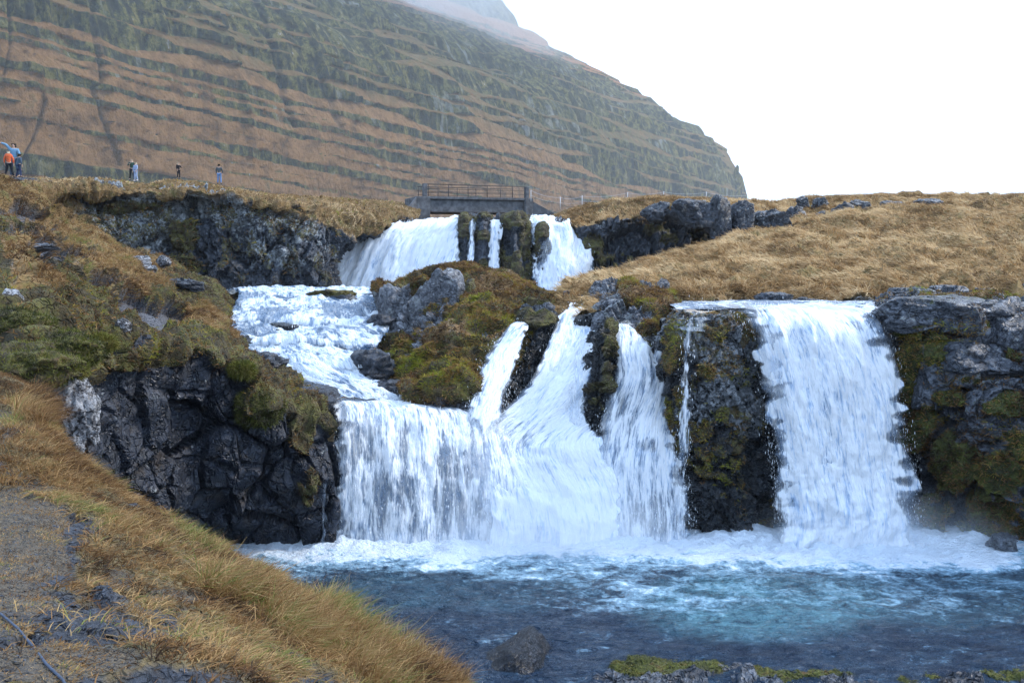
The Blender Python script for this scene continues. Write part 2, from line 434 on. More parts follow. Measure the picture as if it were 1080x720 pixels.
# ================================================================ land
SURF = {}
def land(name, rows, res, mat, amp=.3, cell=(.8, .8, 1.3), seed=1, moss=(), lich=(), path=(), grass=(), top=None, topr=(.5, .72), lich0=.0, moss0=0.0, warp=9, parent=None, resv=None, thick=.10, lsc=1.0, fine=1.0, topn=.35, key=None, hum=0.0):
    G = net(rows, res, resv)
    n = facing(G)
    mo = blobs(G, moss, warp, seed + 11) if moss else np.zeros(G.shape[:2])
    gr = blobs(G, grass, warp, seed + 12) if grass else np.zeros(G.shape[:2])
    pa = blobs(G, path, warp, seed + 13) if path else np.zeros(G.shape[:2])
    li = blobs(G, lich, warp, seed + 14) if lich else np.zeros(G.shape[:2])
    li = np.clip(li + lich0, 0, 1)
    nz = n[..., 2] + topn * fbm(G * .9, 4, seed + 21)
    if top: 
        tt = sst(topr[0], topr[1], nz)
        if top == 'grass': gr = np.maximum(gr, tt)
        else: mo = np.maximum(mo, tt)
    if moss0: mo = np.maximum(mo, moss0 * sst(.0, .12, fbm(G * 1.1, 4, seed + 33) + .35 * n[..., 2]))
    gr = gr * (1 - pa); mo = mo * (1 - pa); mo = mo * (1 - gr * .7)
    lu = lump(G, seed + 40, lsc)
    mo = mo * sst(-.20 * lsc, -.06 * lsc, lu)
    soft = np.clip(mo + gr + pa, 0, 1)
    d = (1 - soft) * rockdisp(G, amp, cell, seed, fine) + np.clip(mo + gr, 0, 1) * (thick + lu) + soft * fbm(G * .6, 3, seed + 41) * amp * .6 + pa * fbm(G * 3, 3, seed) * .03 + hum * (1 - pa) * (1 - 2.4 * np.abs(fbm(G * .55, 3, seed + 77)))
    G2 = G + n * d[..., None]
    at = dict(moss=mo, grass=gr, lich=li, path=pa)
    o = gridobj(name, G2, mat, parent, at, None, False)
    SURF[key or name] = (G2, at, n)
    return o

# ---- ground sheet to the horizon
th = np.linspace(0, 2 * math.pi, 65)[:-1]
rr = np.array([0, 40, 90, 200, 500, 1500, 6000.])
V = np.stack([np.outer(rr, np.cos(th)), np.outer(rr, np.sin(th)) + 20, np.full((7, 64), -2.2)], axis=-1)
V[..., 2] += fbm(V * .01, 3, 3) * 1.2
a = np.arange(7 * 64).reshape(7, 64)
f = np.stack([a[:-1], np.roll(a[:-1], -1, 1), np.roll(a[1:], -1, 1), a[1:]], axis=-1).reshape(-1, 4)[:, ::-1]
tag(mkmesh('ground', V.reshape(-1, 3), f, M_HILL, None, dict(grass=np.ones(448))), 'brown moorland ground reaching to the horizon', 'ground', kind='structure')

# ---- near bank below the camera
rows = [
 [(-14,-6,8.2,0),(-7,-5,7.4,0),(-3.5,-5,7.1,0),(-1,-5,7.0,0),(1.2,-5,6.7,0),(3,-5,6.3,0),(5,-5,5.5,0)],
 [(-8,2.2,7.1,0),(-3.0,2.6,6.95,0),(-1.6,2.6,6.8,0),(-.8,2.6,6.65,0),(0,2.6,6.3,0),(1.4,2.6,5.8,0),(3.4,2.6,4.6,0)],
 [(-300,590,5.5),(0,606,5.2),(90,630,5.2),(210,665,5.4),(330,715,5.8),(480,790,6),(640,860,6)],
 [(-300,505,8),(0,515,7.6),(90,540,7.4),(200,590,7.6),(315,650,7.8),(430,715,7.8),(560,800,7.8)],
 [(-300,430,10),(0,462,9.2),(75,490,9.2),(170,546,9.4),(265,600,9.6),(380,664,9.6),(490,728,9.2)],
 [(-300,400,12),(0,428,11.4),(70,482,10.6),(160,572,11),(255,640,11.2),(365,705,11),(480,790,10.5)],
 [(-300,392,14),(0,408,13.6),(74,520,13),(150,640,13),(245,720,13),(350,800,13),(470,900,12)],
 [(-300,520,15),(0,640,14.4),(74,760,14),(150,860,14),(245,900,14),(350,950,14),(470,1100,12.6)],
]
rows = [[c if len(c) == 3 else tuple(c[:3]) + ('w',) for c in r] for r in rows]
_o = net
def net(rows, res, resv=None):
    return _o([[(c[0], c[1], c[2], 'w') if (len(c) == 4 and c[3] != 'z') else c for c in r] for r in rows], res, resv)
tag(land('foreground_bank', rows, .05, M_FORE, amp=.045, cell=(.6, .6, .6), seed=4,
    grass=[(-190,500,130,45,1),(-220,620,110,60,1),(-330,480,120,90,1),(-120,440,90,30,1),(190,590,110,60,1),(330,660,140,60,1),(60,470,70,40,1),(0,430,60,40,1),(420,700,100,50,1),(120,525,70,22,1),(40,535,60,14,.8),(250,700,260,30,.5),(60,600,90,50,.35)],
    path=[(20,560,60,44,1),(0,455,36,14,1),(40,700,150,26,.8),(0,640,60,40,.6),(200,560,40,9,.6),(115,605,20,14,.5),(300,690,60,6,.8),(190,625,60,7,.5)], warp=24, thick=.01, lsc=.14),
    'grassy bank with gravel track sloping down to the pool', 'bank', kind='structure')

# ---- left mid landmass: hummocks, path, dark cliff
rows = [
 [(-300,225,48),(0,240,46),(60,262,46),(120,280,46),(180,300,46),(225,320,48),(250,345,50),(262,360,52)],
 [(-300,181,34),(0,206,38),(50,246,39),(105,264,40),(160,286,41),(188,302,42),(221,314,43),(245,356,47)],
 [(-300,221,27),(0,244,30),(55,268,31),(112,296,32),(165,316,34),(193,328,36),(233,338,39.5),(251,368,42)],
 [(-300,270,20),(0,284,22),(55,300,23.5),(115,325,25.5),(168,338,28),(183,350,30),(221,352,34),(258,392,36)],
 [(-300,320,17.5),(0,330,17),(50,345,18.5),(105,358,21),(165,364,23.5),(198,366,25.5),(233,376,28),(273,405,31)],
 [(-300,360,17),(0,372,15.2),(45,385,16.2),(100,376,20),(165,382,22.6),(218,384,24),(252,398,25.5),(310,420,28.2)],
 [(-300,420,17.5),(0,440,15.1),(50,440,16.2),(96,435,20.1),(165,440,22.7),(230,440,24.1),(285,440,24.9),(345,452,26.2)],
 [(-300,520,17.6),(0,520,15.3),(60,520,16.4),(96,510,20.2),(170,505,22.8),(240,500,24.2),(300,500,25.0),(352,500,26.0)],
 [(-300,600,17.8),(0,600,15.5),(60,590,17),(110,560,20.8),(180,548,23.2),(240,545,24.8),(305,540,25.4),(354,545,26.0)],
 [(-300,700,18),(0,680,16),(80,640,19),(130,610,22.5),(190,592,25.6),(250,588,26.4),(310,590,26.2),(354,600,26.0)],
 [(-300,820,18),(0,760,16),(80,720,19),(130,660,22.5),(190,640,25.6),(250,640,26.4),(310,640,26.2),(354,640,26.0)],
]
tag(land('left_cliff', rows, .055, M_LEFT, amp=.36, cell=(2.1, 1.5, 2.6), seed=21, fine=.45, hum=.30,
    moss=[(40,350,70,34,1),(20,388,62,22,1),(95,352,40,16,1),(160,380,75,10,1),(240,385,35,11,1),(256,390,16,9,1),(275,428,22,14,1),(312,455,14,22,.7),(322,510,10,24,.6),(212,310,46,28,1),(110,345,40,12,1),(60,320,50,16,1),(90,268,40,8,.8),(150,290,30,8,.7)],
    grass=[(120,300,50,22,1),(60,270,60,16,.9),(20,215,60,22,1),(90,255,60,12,1),(190,345,40,8,.9),(215,360,26,10,1),(20,300,20,30,1),(130,315,30,10,1),(50,245,80,10,.8)],
    path=[(158,344,40,15,1.3),(130,330,22,10,1.2),(20,240,60,12,1.2),(50,284,34,14,1.1),(95,312,30,9,1.1),(20,266,34,10,1)], lich=[(12,318,14,16,1),(45,345,20,12,1),(100,282,18,8,.9),(68,300,8,14,.9),(75,430,14,60,1)],
    top='moss', topr=(.48, .62), warp=12, thick=.16, lsc=1.5), 'dark basalt cliff and heather hummocks on the left shore', 'cliff', kind='structure')

# ---- upper left plateau and cliff
rows = [
 [(-400,200,120),(0,203,120),(60,203,120),(110,203,120),(150,204,120),(190,204,120),(230,206,120),(275,211,120),(330,215,120),(395,219,120),(445,224,120)],
 [(-400,194,75),(0,199,76),(60,200,76),(110,200,76),(150,201,76),(190,199,76),(230,204,76),(272,210,76),(330,214,78),(395,217,80),(445,222,80)],
 [(-400,190,46),(0,197,48),(60,198,50),(110,198,52),(150,204,53),(190,200,53),(230,206,53),(272,213,54),(335,218,57),(395,224,60),(440,232,66)],
 [(-400,216,44),(0,218,46),(55,213,49),(110,213,51),(150,220,52),(190,216,52),(230,221,52),(275,220,52.5),(335,232,54),(385,242,57),(425,248,64)],
 [(-400,260,43),(0,250,45),(50,242,47),(110,245,50),(150,250,51),(190,250,51.6),(230,255,51.8),(275,260,52),(338,262,53.6),(352,265,57),(358,262,62)],
 [(-400,320,42),(0,300,44),(50,290,46),(110,292,49),(150,300,50.5),(190,308,51.4),(230,312,51.8),(275,314,52),(336,314,53.4),(346,316,57),(350,316,62)],
 [(-400,340,42),(0,340,44),(50,340,46),(110,340,49),(150,340,50.5),(190,340,51.4),(230,340,51.8),(275,335,52),(336,335,53.4),(346,335,57),(350,335,62)],
]
tag(land('upper_left_cliff', rows, .12, M_UP, amp=.5, cell=(1.5, 1.3, 2.2), seed=33, hum=.06, moss0=.5,
    moss=[(140,219,34,5,1),(195,245,18,18,.8),(30,236,30,10,1),(75,246,24,7,.8),(195,280,20,14,.8),(20,262,60,26,1)],
    grass=[(170,199,200,7,1.3),(20,205,60,14,1),(60,240,40,14,.8),(370,225,50,20,1),(310,212,50,8,1),(90,270,50,18,1)],
    lich=[(60,214,30,20,1.2),(90,225,34,24,1.2),(145,240,34,36,1.1),(150,215,40,12,1.2),(110,232,34,18,1.2),(205,214,36,12,1.2),(245,225,24,16,1.2),(175,225,30,18,.9),(300,255,60,36,.5)],
    path=[(10,190,36,4,1),(150,195,14,4,1)], top='grass', topr=(.6, .75), warp=6, thick=.06, lsc=1.3), 'grass topped basalt cliff under the walkers', 'cliff', kind='structure')

# ---- rock behind the top waterfall
rows = [
 [(330,252,76),(380,252,76),(430,252,76),(480,252,76),(520,252,76),(560,252,76),(600,252,76),(640,252,76)],
 [(362,232,64),(395,237,61.5),(430,237,60.5),(480,233,60),(512,231,59.5),(545,231,59.5),(585,233,59.5),(615,237,60)],
 [(344,262,61.5),(375,262,60.4),(415,262,59.6),(470,262,59.2),(500,262,58.4),(540,262,58.2),(585,264,58.8),(626,264,59.6)],
 [(332,306,60.6),(370,306,59.8),(410,306,58.9),(470,306,58.6),(500,306,58),(540,306,58),(585,306,58),(634,306,58.8)],
 [(332,330,60.6),(370,330,59.8),(410,330,58.9),(470,330,58.6),(500,330,58),(540,330,58),(585,330,58),(634,330,58.8)],
]
rows = [[(a, b, c + 2.0) for a, b, c in r] for r in rows]
tag(land('upper_rock_wall', rows, .12, M_UP, amp=.3, cell=(1., 1., 2.6), seed=44, moss=[(497,262,10,30,.6),(545,262,14,34,.9),(572,262,10,24,.8)], top=None, warp=6), 'mossy rock wall behind the top waterfall', 'cliff', kind='structure')
for (x0, x1, y0, y1, d, sd) in ((486, 496, 229, 300, 58.3, 61), (503, 517, 228, 300, 58.0, 62), (531, 558, 228, 305, 57.8, 63), (567, 578, 240, 306, 58.0, 64)):
    m_ = (x0 + x1) / 2
    rows = [[(x0-1,y0+3,d+2.5),(m_,y0+1,d+3),(x1+1,y0+3,d+2.5)],[(x0-1,y0+5,d+1.2),(m_,y0+1,d+.2),(x1+1,y0+5,d+1.2)],[(x0-2,(y0+y1)/2,d+1.0),(m_,(y0+y1)/2,d-.5),(x1+2,(y0+y1)/2,d+1.0)],[(x0-2,y1+8,d+1.0),(m_,y1+8,d-.7),(x1+2,y1+8,d+1.0)]]
    tag(land('rock_rib', rows, .11, M_UP, amp=.22, cell=(.7,.7,1.8), seed=sd, moss0=.8, key='rib%d' % sd), ['narrow dark rib beside the wide top curtain','mossy rib between the two thin top streams','broad mossy rib left of the right top stream','dark rib splitting the right top stream'][sd-61], 'rock rib', kind='structure')

# ---- central outcrop
rows = [
 [(400,339,47),(430,340,47),(470,330,48),(515,328,48),(560,336,46),(600,339,44)],
 [(392,315,42),(428,311,41.5),(470,299,41),(520,301,41),(562,318,40.5),(604,331,40)],
 [(394,313,39.6),(432,309,39),(472,298,38.6),(520,304,38.4),(560,321,38),(602,335,37.6)],
 [(398,330,38.8),(434,329,37.6),(470,321,36.6),(512,321,36.2),(550,331,36),(596,340,36)],
 [(404,360,36.8),(438,356,35),(470,350,33.8),(508,345,33.4),(540,346,33.4),(572,356,34)],
 [(410,390,34),(438,388,32.4),(468,384,31.2),(502,384,31),(530,384,31.4),(556,392,32.5)],
 [(416,418,31.2),(440,414,30),(468,414,29.2),(494,414,29.4),(516,414,30.4),(534,424,32)],
 [(426,448,30),(444,446,29),(468,446,28.6),(490,446,29),(506,446,30),(522,450,32)],
]
tag(land('mossy_outcrop', rows, .07, M_MID, amp=.34, cell=(1.1, 1.1, 2.0), seed=52,
    moss=[(525,350,50,36,1),(545,305,46,18,1),(495,380,40,30,1),(450,408,34,22,1),(424,372,15,16,1),(450,312,10,9,1),(492,292,12,8,1),(525,320,44,12,1),(575,325,24,12,1),(480,405,36,20,1)],
    grass=[(520,290,45,9,1),(505,318,40,8,1),(470,360,30,12,.5),(540,310,40,8,.7)], lich=[(455,287,20,6,.7),(490,300,8,6,1),(410,310,20,20,.35),(450,340,30,30,.2)], top='moss', topr=(.8, .95), warp=7, thick=.2, lsc=1.5, topn=.25, hum=.2),
    'mossy grey rock outcrop rising between the rapids', 'rock outcrop', kind='structure')

# ---- rock shelf under the middle cascades
rows = [
 [(340,432,31),(420,432,33),(500,440,34),(545,350,36),(600,326,37),(640,345,35),(700,345,33),(735,345,31)],
 [(350,436,28.4),(420,434,28.9),(495,440,29.5),(548,342,32.6),(600,338,33.4),(645,350,31),(690,378,29.6),(735,345,28.6)],
 [(352,450,27.6),(420,450,28.2),(500,455,28.8),(540,400,31),(590,400,31.5),(640,400,29.6),(690,400,28.8),(738,400,28)],
 [(354,500,27),(420,490,27.5),(495,495,28),(540,470,28.8),(585,460,29),(635,460,28.4),(690,460,28.2),(740,460,27.6)],
 [(355,560,26.9),(420,555,27),(490,555,27.2),(545,545,27.6),(590,540,27.6),(640,540,27.4),(690,540,27.4),(742,540,27.2)],
 [(355,620,26.9),(420,620,26.9),(490,620,27),(545,620,27.2),(590,620,27.2),(640,620,27.2),(690,620,27.2),(742,620,27)],
]
tag(land('cascade_ledge', rows, .08, M_WET, amp=.24, seed=66, lich0=.1), 'wet dark rock ledges under the middle cascades', 'rock ledge', kind='structure')

def rib(name, cols, seed, mat, label, res=.06, amp=.22, cell=(.6, .6, .9), **k):
    """cols: rows of (left x, right x, y, distance of the crown, bulge)"""
    rows = []
    for (xl, xr, y, d, b) in cols:
        rows.append([(xl + (xr-xl)*.04, y, d + b * 1.7), (xl + (xr-xl)*.03, y, d + b * .75), (xl * .8 + xr * .2, y, d + b * .2), ((xl + xr) / 2, y, d), (xl * .2 + xr * .8, y, d + b * .2), (xr - (xr-xl)*.03, y, d + b * .75), (xr - (xr-xl)*.04, y, d + b * 1.7)])
    return tag(land(name, rows, res, mat, amp, cell, seed, key=name + str(seed), **k), label, 'rock rib', kind='structure')

rib('rock_wedge', [(556,578,334,33.6,1.6),(552,582,336,32.4,1.4),(545,580,350,32,1.3),(538,572,375,31.3,1.3),(530,558,400,30.5,1.2),(522,545,425,29.8,1.1),(514,535,446,29.4,1),(508,528,462,29.3,1)], 71, M_WET, 'dark leaning rock wedge between the two cascade streams', lich0=.15, moss=[(565,334,18,11,1)], thick=.12)
rib('rock_rib', [(632,648,346,31.6,1.4),(622,656,348,30.2,1.3),(616,652,370,29.4,1.2),(612,652,400,28.9,1.2),(610,650,430,28.5,1.1),(609,643,455,28.4,1),(612,636,480,28.4,.9)], 72, M_WET, 'dark rounded rib splitting the central cascade', moss=[(640,380,7,50,.6),(632,420,12,30,.4)])
rib('rock_knob', [(630,700,296,36,3),(622,708,310,33.8,2.6),(626,716,322,32.6,2.4),(628,714,340,31.6,2),(640,702,356,30.9,1.6),(662,698,372,30.3,1.2),(675,694,392,29.9,1)], 73, M_MID, 'mossy blocky rock beside the river chute above the cascade', amp=.34, cell=(.9,.9,1.1), res=.07, moss=[(680,360,16,18,1),(700,335,14,24,1),(668,310,14,12,1),(690,320,16,12,1)], grass=[(668,312,12,8,1),(690,318,16,10,1)], lich=[(655,318,26,16,.6),(650,335,26,10,.5)], thick=.05, lsc=.8)
rib('rock_column', [(730,790,334,29.8,2.4),(712,794,335,27.9,2.0),(702,799,348,27.1,1.8),(700,805,380,26.7,1.7),(706,808,420,26.6,1.6),(712,810,470,26.6,1.5),(716,812,520,26.7,1.4),(720,814,570,26.9,1.3),(720,814,620,26.9,1.3)], 74, M_WET, 'tall lichened rock column between the cascade and the wide fall', res=.05, amp=.27, cell=(.75,.75,1.0),
    moss=[(757,330,18,9,1),(784,340,9,18,.8),(755,350,18,6,.8),(710,370,8,24,.8),(745,392,16,10,.6),(715,440,9,36,.5),(750,470,40,50,.35)], moss0=.45, lich=[(775,380,40,60,1.2),(715,345,14,14,.9),(740,425,24,24,1.1),(790,430,20,40,1),(750,360,30,30,1)], thick=.02, lsc=.6, warp=14)
rows = [
 [(690,345,34),(760,345,32),(820,338,31),(880,337,31),(930,337,31),(960,337,31)],
 [(700,350,29),(760,345,28.8),(820,336,28.8),(880,335,28.8),(935,335,28.8),(965,335,28.8)],
 [(700,450,28.6),(760,450,28.4),(830,450,28.2),(890,450,28.2),(940,450,28.2),(970,450,28.2)],
 [(700,620,28.4),(760,620,28.2),(830,620,28),(890,620,28),(940,620,28),(975,620,28)]]
tag(land('fall_rock_face', rows, .12, M_WET, amp=.25, seed=81), 'dark wet rock face behind the wide right fall', 'cliff', kind='structure')

# ---- right cliff
rows = [
 [(925,322,38),(960,318,38),(1000,317,38),(1045,318,38),(1085,318,37),(1160,318,36),(1300,318,34)],
 [(924,326,31.5),(958,322,31.5),(1000,320,31.5),(1045,322,31),(1085,320,30.5),(1160,316,29),(1300,305,27)],
 [(922,336,28.2),(950,340,27.5),(990,338,27.3),(1035,334,27.6),(1080,330,27.4),(1150,326,26),(1300,310,24)],
 [(934,360,28.0),(955,362,27.2),(990,362,26.9),(1035,355,27.2),(1080,365,26.5),(1150,365,25.5),(1300,350,23.4)],
 [(944,400,28.0),(960,400,27.4),(995,398,26.7),(1035,395,26.2),(1080,400,26),(1150,400,25),(1300,400,23)],
 [(950,450,28),(970,450,27.4),(1005,450,26.6),(1040,450,26.0),(1085,450,25.8),(1150,450,25),(1300,450,22.8)],
 [(958,510,28),(978,510,27.6),(1010,510,27),(1040,510,26.5),(1085,510,26.2),(1150,510,25.4),(1300,510,22.8)],
 [(966,565,28),(985,568,27.6),(1020,572,27.4),(1050,576,27),(1085,580,26.8),(1150,590,25.8),(1300,600,23)],
 [(966,640,28),(985,640,27.6),(1020,640,27.4),(1050,640,27),(1085,640,26.8),(1150,650,25.8),(1300,650,23)],
]
tag(land('right_cliff', rows, .055, M_RIGHT, amp=.5, cell=(1.4, 1.0, 1.0), seed=95, hum=.05,
    moss=[(955,385,13,40,1),(970,425,14,34,.8),(985,368,14,10,.9),(1010,490,22,26,1),(965,455,20,16,1),(1055,500,28,22,.9),(1050,545,46,26,.6),(1000,420,15,12,.8),(1060,425,24,12,.7),(950,345,10,8,1),(1022,328,14,10,1),(1045,345,14,18,1),(1025,400,12,8,.6),(1070,380,12,8,.7),(985,540,20,20,.6),(1075,470,16,20,.9)],
    grass=[(1040,350,14,14,.8),(1000,318,70,4,.7)], lich=[(1000,340,60,16,.25),(1040,390,40,24,.3)], moss0=.35, warp=20, thick=.12, lsc=.9, top=None),
    'blocky mossy cliff at the right edge of the pool', 'cliff', kind='structure')

# ---- right grass plateau
rows = [
 [(575,352,34),(640,348,33),(705,340,34.6),(800,336,37),(900,334,36),(1000,332,36),(1085,330,35),(1300,330,31)],
 [(590,328,38),(640,330,35.4),(706,328,36.4),(800,316,38.5),(900,320,37.5),(1000,319,36.5),(1085,320,35),(1300,322,31)],
 [(592,316,41),(640,311,41),(700,310,41),(800,304,41),(900,306,39.5),(1000,309,38),(1085,312,37),(1300,316,33)],
 [(600,312,44),(640,305,45),(700,294,46),(800,284,46),(900,286,45),(1000,288,44),(1085,291,43),(1300,300,38)],
 [(610,310,49),(645,302,51),(700,286,52),(800,262,53),(900,258,53),(1000,256,53),(1085,256,52),(1300,266,46)],
 [(620,312,58),(650,305,59),(708,286,59.5),(795,252,60),(900,235,62),(1000,231,62),(1085,231,60),(1300,239,54)],
 [(630,327,70),(655,325,72),(715,309,72),(800,229,75),(900,217,77),(1000,215.5,77),(1085,216.5,75),(1300,215,70)],
 [(630,327,100),(655,325,100),(715,309,100),(800,245,110),(900,231,110),(1000,229,110),(1085,229,110),(1300,229,110)],
]
tag(land('grass_slope', rows, .16, M_HILL, amp=.5, cell=(1, 1, 1), seed=110, moss=[(850,240,60,6,.8),(960,235,30,5,.5)], path=[(1016,213,14,3,1),(1050,220,12,2,.6)], lich=[], top='grass', topr=(-.2, .1), thick=.15, lsc=2.0, warp=8, hum=.28),
    'windswept straw coloured grass slope above the right fall', 'slope', kind='structure')

# ---- upper right cliff
rows = [
 [(560,249,110),(600,233,110),(640,224,110),(680,221,110),(720,221,110),(760,221,110),(800,224,110),(845,227,110),(900,233,110)],
 [(562,245,70),(598,229,70),(640,218,68),(680,216,68),(720,215,68),(760,216,68),(800,219,70),(845,223,72),(900,229,75)],
 [(570,251,62),(600,239,60),(640,233,59.5),(680,229,60),(720,227,60),(760,228,60),(800,230,62),(845,233,65),(900,239,70)],
 [(578,252,61),(604,246,59),(641,238,58.6),(680,236,58.9),(720,231,59.1),(758,230,59.2),(800,232,61.2),(845,236,64.2),(900,243,70)],
 [(588,262,60.2),(610,262,58.6),(642,258,58.2),(680,255,58.4),(720,246,58.6),(758,236,59),(800,232,61),(845,236,64),(900,240,70)],
 [(592,300,60),(616,300,58.2),(644,294,57.8),(680,290,58),(720,270,58.2),(758,252,58.8),(800,250,61),(845,252,64),(900,256,70)],
 [(592,325,60),(616,325,58.2),(644,325,57.8),(680,320,58),(720,300,58.2),(758,290,58.8),(800,285,61),(845,280,64),(900,280,70)],
]
tag(land('upper_right_cliff', rows, .15, M_UP, amp=.6, cell=(1.4, 1.4, 2.0), seed=121,
    moss=[(625,262,12,20,.8),(600,250,10,8,.8),(690,244,16,5,.8),(705,254,12,6,.7),(650,275,24,12,.4),(735,248,12,16,.5)],
    grass=[(680,214,140,7,1),(600,222,30,8,1),(790,215,60,8,1),(850,222,60,9,.8)], lich=[(695,228,16,8,.5),(640,245,30,10,.3)], top='grass', topr=(.55, .7), warp=6, thick=.08, lsc=1.4, topn=.2),
    'dark cliff under a grassy brow right of the top waterfall', 'cliff', kind='structure')

# ---- low shore at the bottom right
rows = [
 [(590,742,15.5),(640,760,15),(760,765,15),(900,765,15),(1040,765,15),(1200,760,15)],
 [(606,728,17.2),(650,722,16.6),(760,726,16.6),(900,732,16.4),(1040,732,16.4),(1200,724,16.4)],
 [(628,714,18.1),(665,701,17.8),(750,706,17.8),(900,716,17.4),(1040,716,17.4),(1200,708,17.4)],
 [(632,718,18.4),(664,706,18.7),(755,709,18.5),(905,717,18.2),(1045,717,18.1),(1200,710,18.1)],
 [(640,720,19,),(668,716,19.3),(770,715,19.2),(905,718,19),(1045,718,19),(1200,716,19)],
]
tag(land('near_shore', rows, .045, M_RIGHT, amp=.12, cell=(.4, .4, .3), seed=131, hum=.09, moss=[(680,704,46,10,1),(740,706,30,6,.9),(850,713,70,7,.8),(1020,714,80,7,.9)], warp=10, thick=.01, lsc=.35, lich=[(960,712,30,8,.8)]),
    'low mossy shore of flat stones at the near edge of the pool', 'shore', kind='structure')

# ---- river beds / still water
def sheet(name, rows, res, mat, label, seed, amp=.05, foam=0.0, parent=None):
    G = net(rows, res); G = G.copy(); G[..., 2] += amp * fbm(G * 1.6, 4, seed)
    return tag(gridobj(name, G, mat, parent, dict(dens=np.full(G.shape[:2], foam), foam=np.full(G.shape[:2], foam), teal=np.full(G.shape[:2], .2)), guv(G)), label, 'water', kind='structure')
rows = [[(-10,y,7.42,0),(-3,y,7.42,0),(2,y,7.40,0),(8,y,7.38,0)] for y in (60,52,46,40,36.5)]
# only the part east of the outcrop reaches the right hand channel
sheet('river_basin', [[(-19,61,7.42,0),(-10,61,7.42,0),(0,61,7.42,0),(8,61,7.42,0)],[(-16,53,7.42,0),(-8,53,7.42,0),(0,53,7.42,0),(8,53,7.42,0)],[(-12,46,7.38,0),(-6,46,7.4,0),(0,46,7.4,0),(7,46,7.4,0)]], .25, M_CASC, 'churned river basin below the top waterfall', 3, .1, .62)
rows = [[(585,306,47),(640,306,47),(720,314,46),(800,314,46)], [(588,7.38,42,0)]*4]
sheet('river_channel', [[(6.5,46,7.3,0),(7,46,7.3,0),(8.5,46,7.4,0),(12,46,7.4,0),(18,46,7.4,0)],[(6.4,37.5,7.38,0),(7.2,38,7.36,0),(8.8,38,7.35,0),(12.5,38,7.34,0),(18,37,7.34,0)],[(6.1,33.5,7.3,0),(6.9,33,7.3,0),(7.6,32,7.3,0),(12,32,7.3,0),(16.5,32,7.3,0)],[(5.8,30,7.22,0),(6.8,29.4,7.22,0),(8,29,7.26,0),(11,28.8,7.28,0),(13.5,28.8,7.28,0)]], .12, M_CASC, 'river channel sliding towards the wide right fall', 9, .06, .5)
# ================================================================ pool
xs = np.arange(-16, 34, .07); ys = np.concatenate([np.arange(6, 15, .25), np.arange(15, 30, .055)])
X, Y = np.meshgrid(xs, ys)
G = np.stack([X, Y, 0 * X], axis=-1)
px, py = proj(G)
feet = [((-5.4, 26.0), (3.2, 26.0), 1.0), ((3.2, 26.2), (6.2, 26.3), .55), ((8.0, 25.9), (12.6, 25.9), 1.15)]
foam = np.zeros(X.shape)
for (a, b, k) in feet:
    t = np.clip((X - a[0]) / (b[0] - a[0]), 0, 1)
    dx = X - (a[0] + t * (b[0] - a[0])); dy = Y - (a[1] + t * (b[1] - a[1]))
    r = np.sqrt((dx * .55) ** 2 + dy ** 2) + fbm(G * .7, 3, 5) * .5
    foam = np.maximum(foam, k * np.clip(1.10 - r / (2.5 + .9 * k), 0, 1.12))
foam = np.clip(foam + fbm(np.stack([X * .5, Y * 1.3, 0 * X], axis=-1), 4, 17) * .34 - .09, 0, 1.15)
foam = np.maximum(foam, .24 * sst(1.1, .2, ((px - 690) / 190) ** 2 + ((py - 622) / 34) ** 2) * (1 + fbm(G * 1.5, 3, 8)))
foam = np.maximum(foam, .18 * sst(1.1, .2, ((px - 960) / 190) ** 2 + ((py - 625) / 30) ** 2))
teal = .85 * sst(1.2, .1, ((px - 800) / 150) ** 2 + ((py - 640) / 42) ** 2) + .25 * sst(1.2, .3, ((px - 1000) / 150) ** 2 + ((py - 630) / 40) ** 2) + .2 * sst(1.2, .2, ((px - 500) / 190) ** 2 + ((py - 620) / 30) ** 2)
teal = np.clip(teal * (1 + .6 * fbm(G * .8, 3, 21)), 0, 1)
wv = np.stack([X * .8 + .35 * fbm(G * .5, 2, 2), Y * 1.5, 0 * X], axis=-1)
H_ = (1 - np.abs(fbm(wv * 1.1, 3, 31)) * 2) * .05 + (1 - np.abs(fbm(wv * 2.7, 3, 35)) * 2) * .04 + fbm(wv * 6, 3, 37) * .02
H_ += np.clip(foam, 0, 1.1) ** 2 * (.05 + .42 * np.abs(fbm(G * 1.1, 4, 39)) + .16 * np.abs(fbm(G * 3.4, 4, 40)) + .05 * fbm(G * 9, 2, 41))
G[..., 2] = H_
tag(gridobj('pool_water', G, M_POOL, None, dict(foam=foam, teal=teal)), 'dark blue pool with white foam below the waterfalls', 'water', kind='structure')

# ================================================================ falling water
def spray(name, pts, size, parent, seed, stretch=1.8, mat=None):
    r = np.random.default_rng(seed); n = len(pts)
    oc = np.array([[1,0,0],[-1,0,0],[0,1,0],[0,-1,0],[0,0,1],[0,0,-1]], float)
    fc = np.array([[0,2,4],[2,1,4],[1,3,4],[3,0,4],[2,0,5],[1,2,5],[3,1,5],[0,3,5]])
    s = size * (.3 + r.random((n, 1, 1)) ** 3 * 1.5)
    jj = 1 + r.normal(0, .25, (n, 6, 1))
    V = pts[:, None, :] + oc[None] * jj * s * np.array([1, 1, stretch]) * (1)
    Fc = (np.arange(n)[:, None, None] * 6 + fc[None]).reshape(-1, 3)
    o = mkmesh(name, V.reshape(-1, 3), Fc, mat or M_FOAM, parent); o['kind'] = 'stuff'
    return o
M_FOAM = mat_plain('foam', (.90, .94, .98), .6, 6, .06, .02)

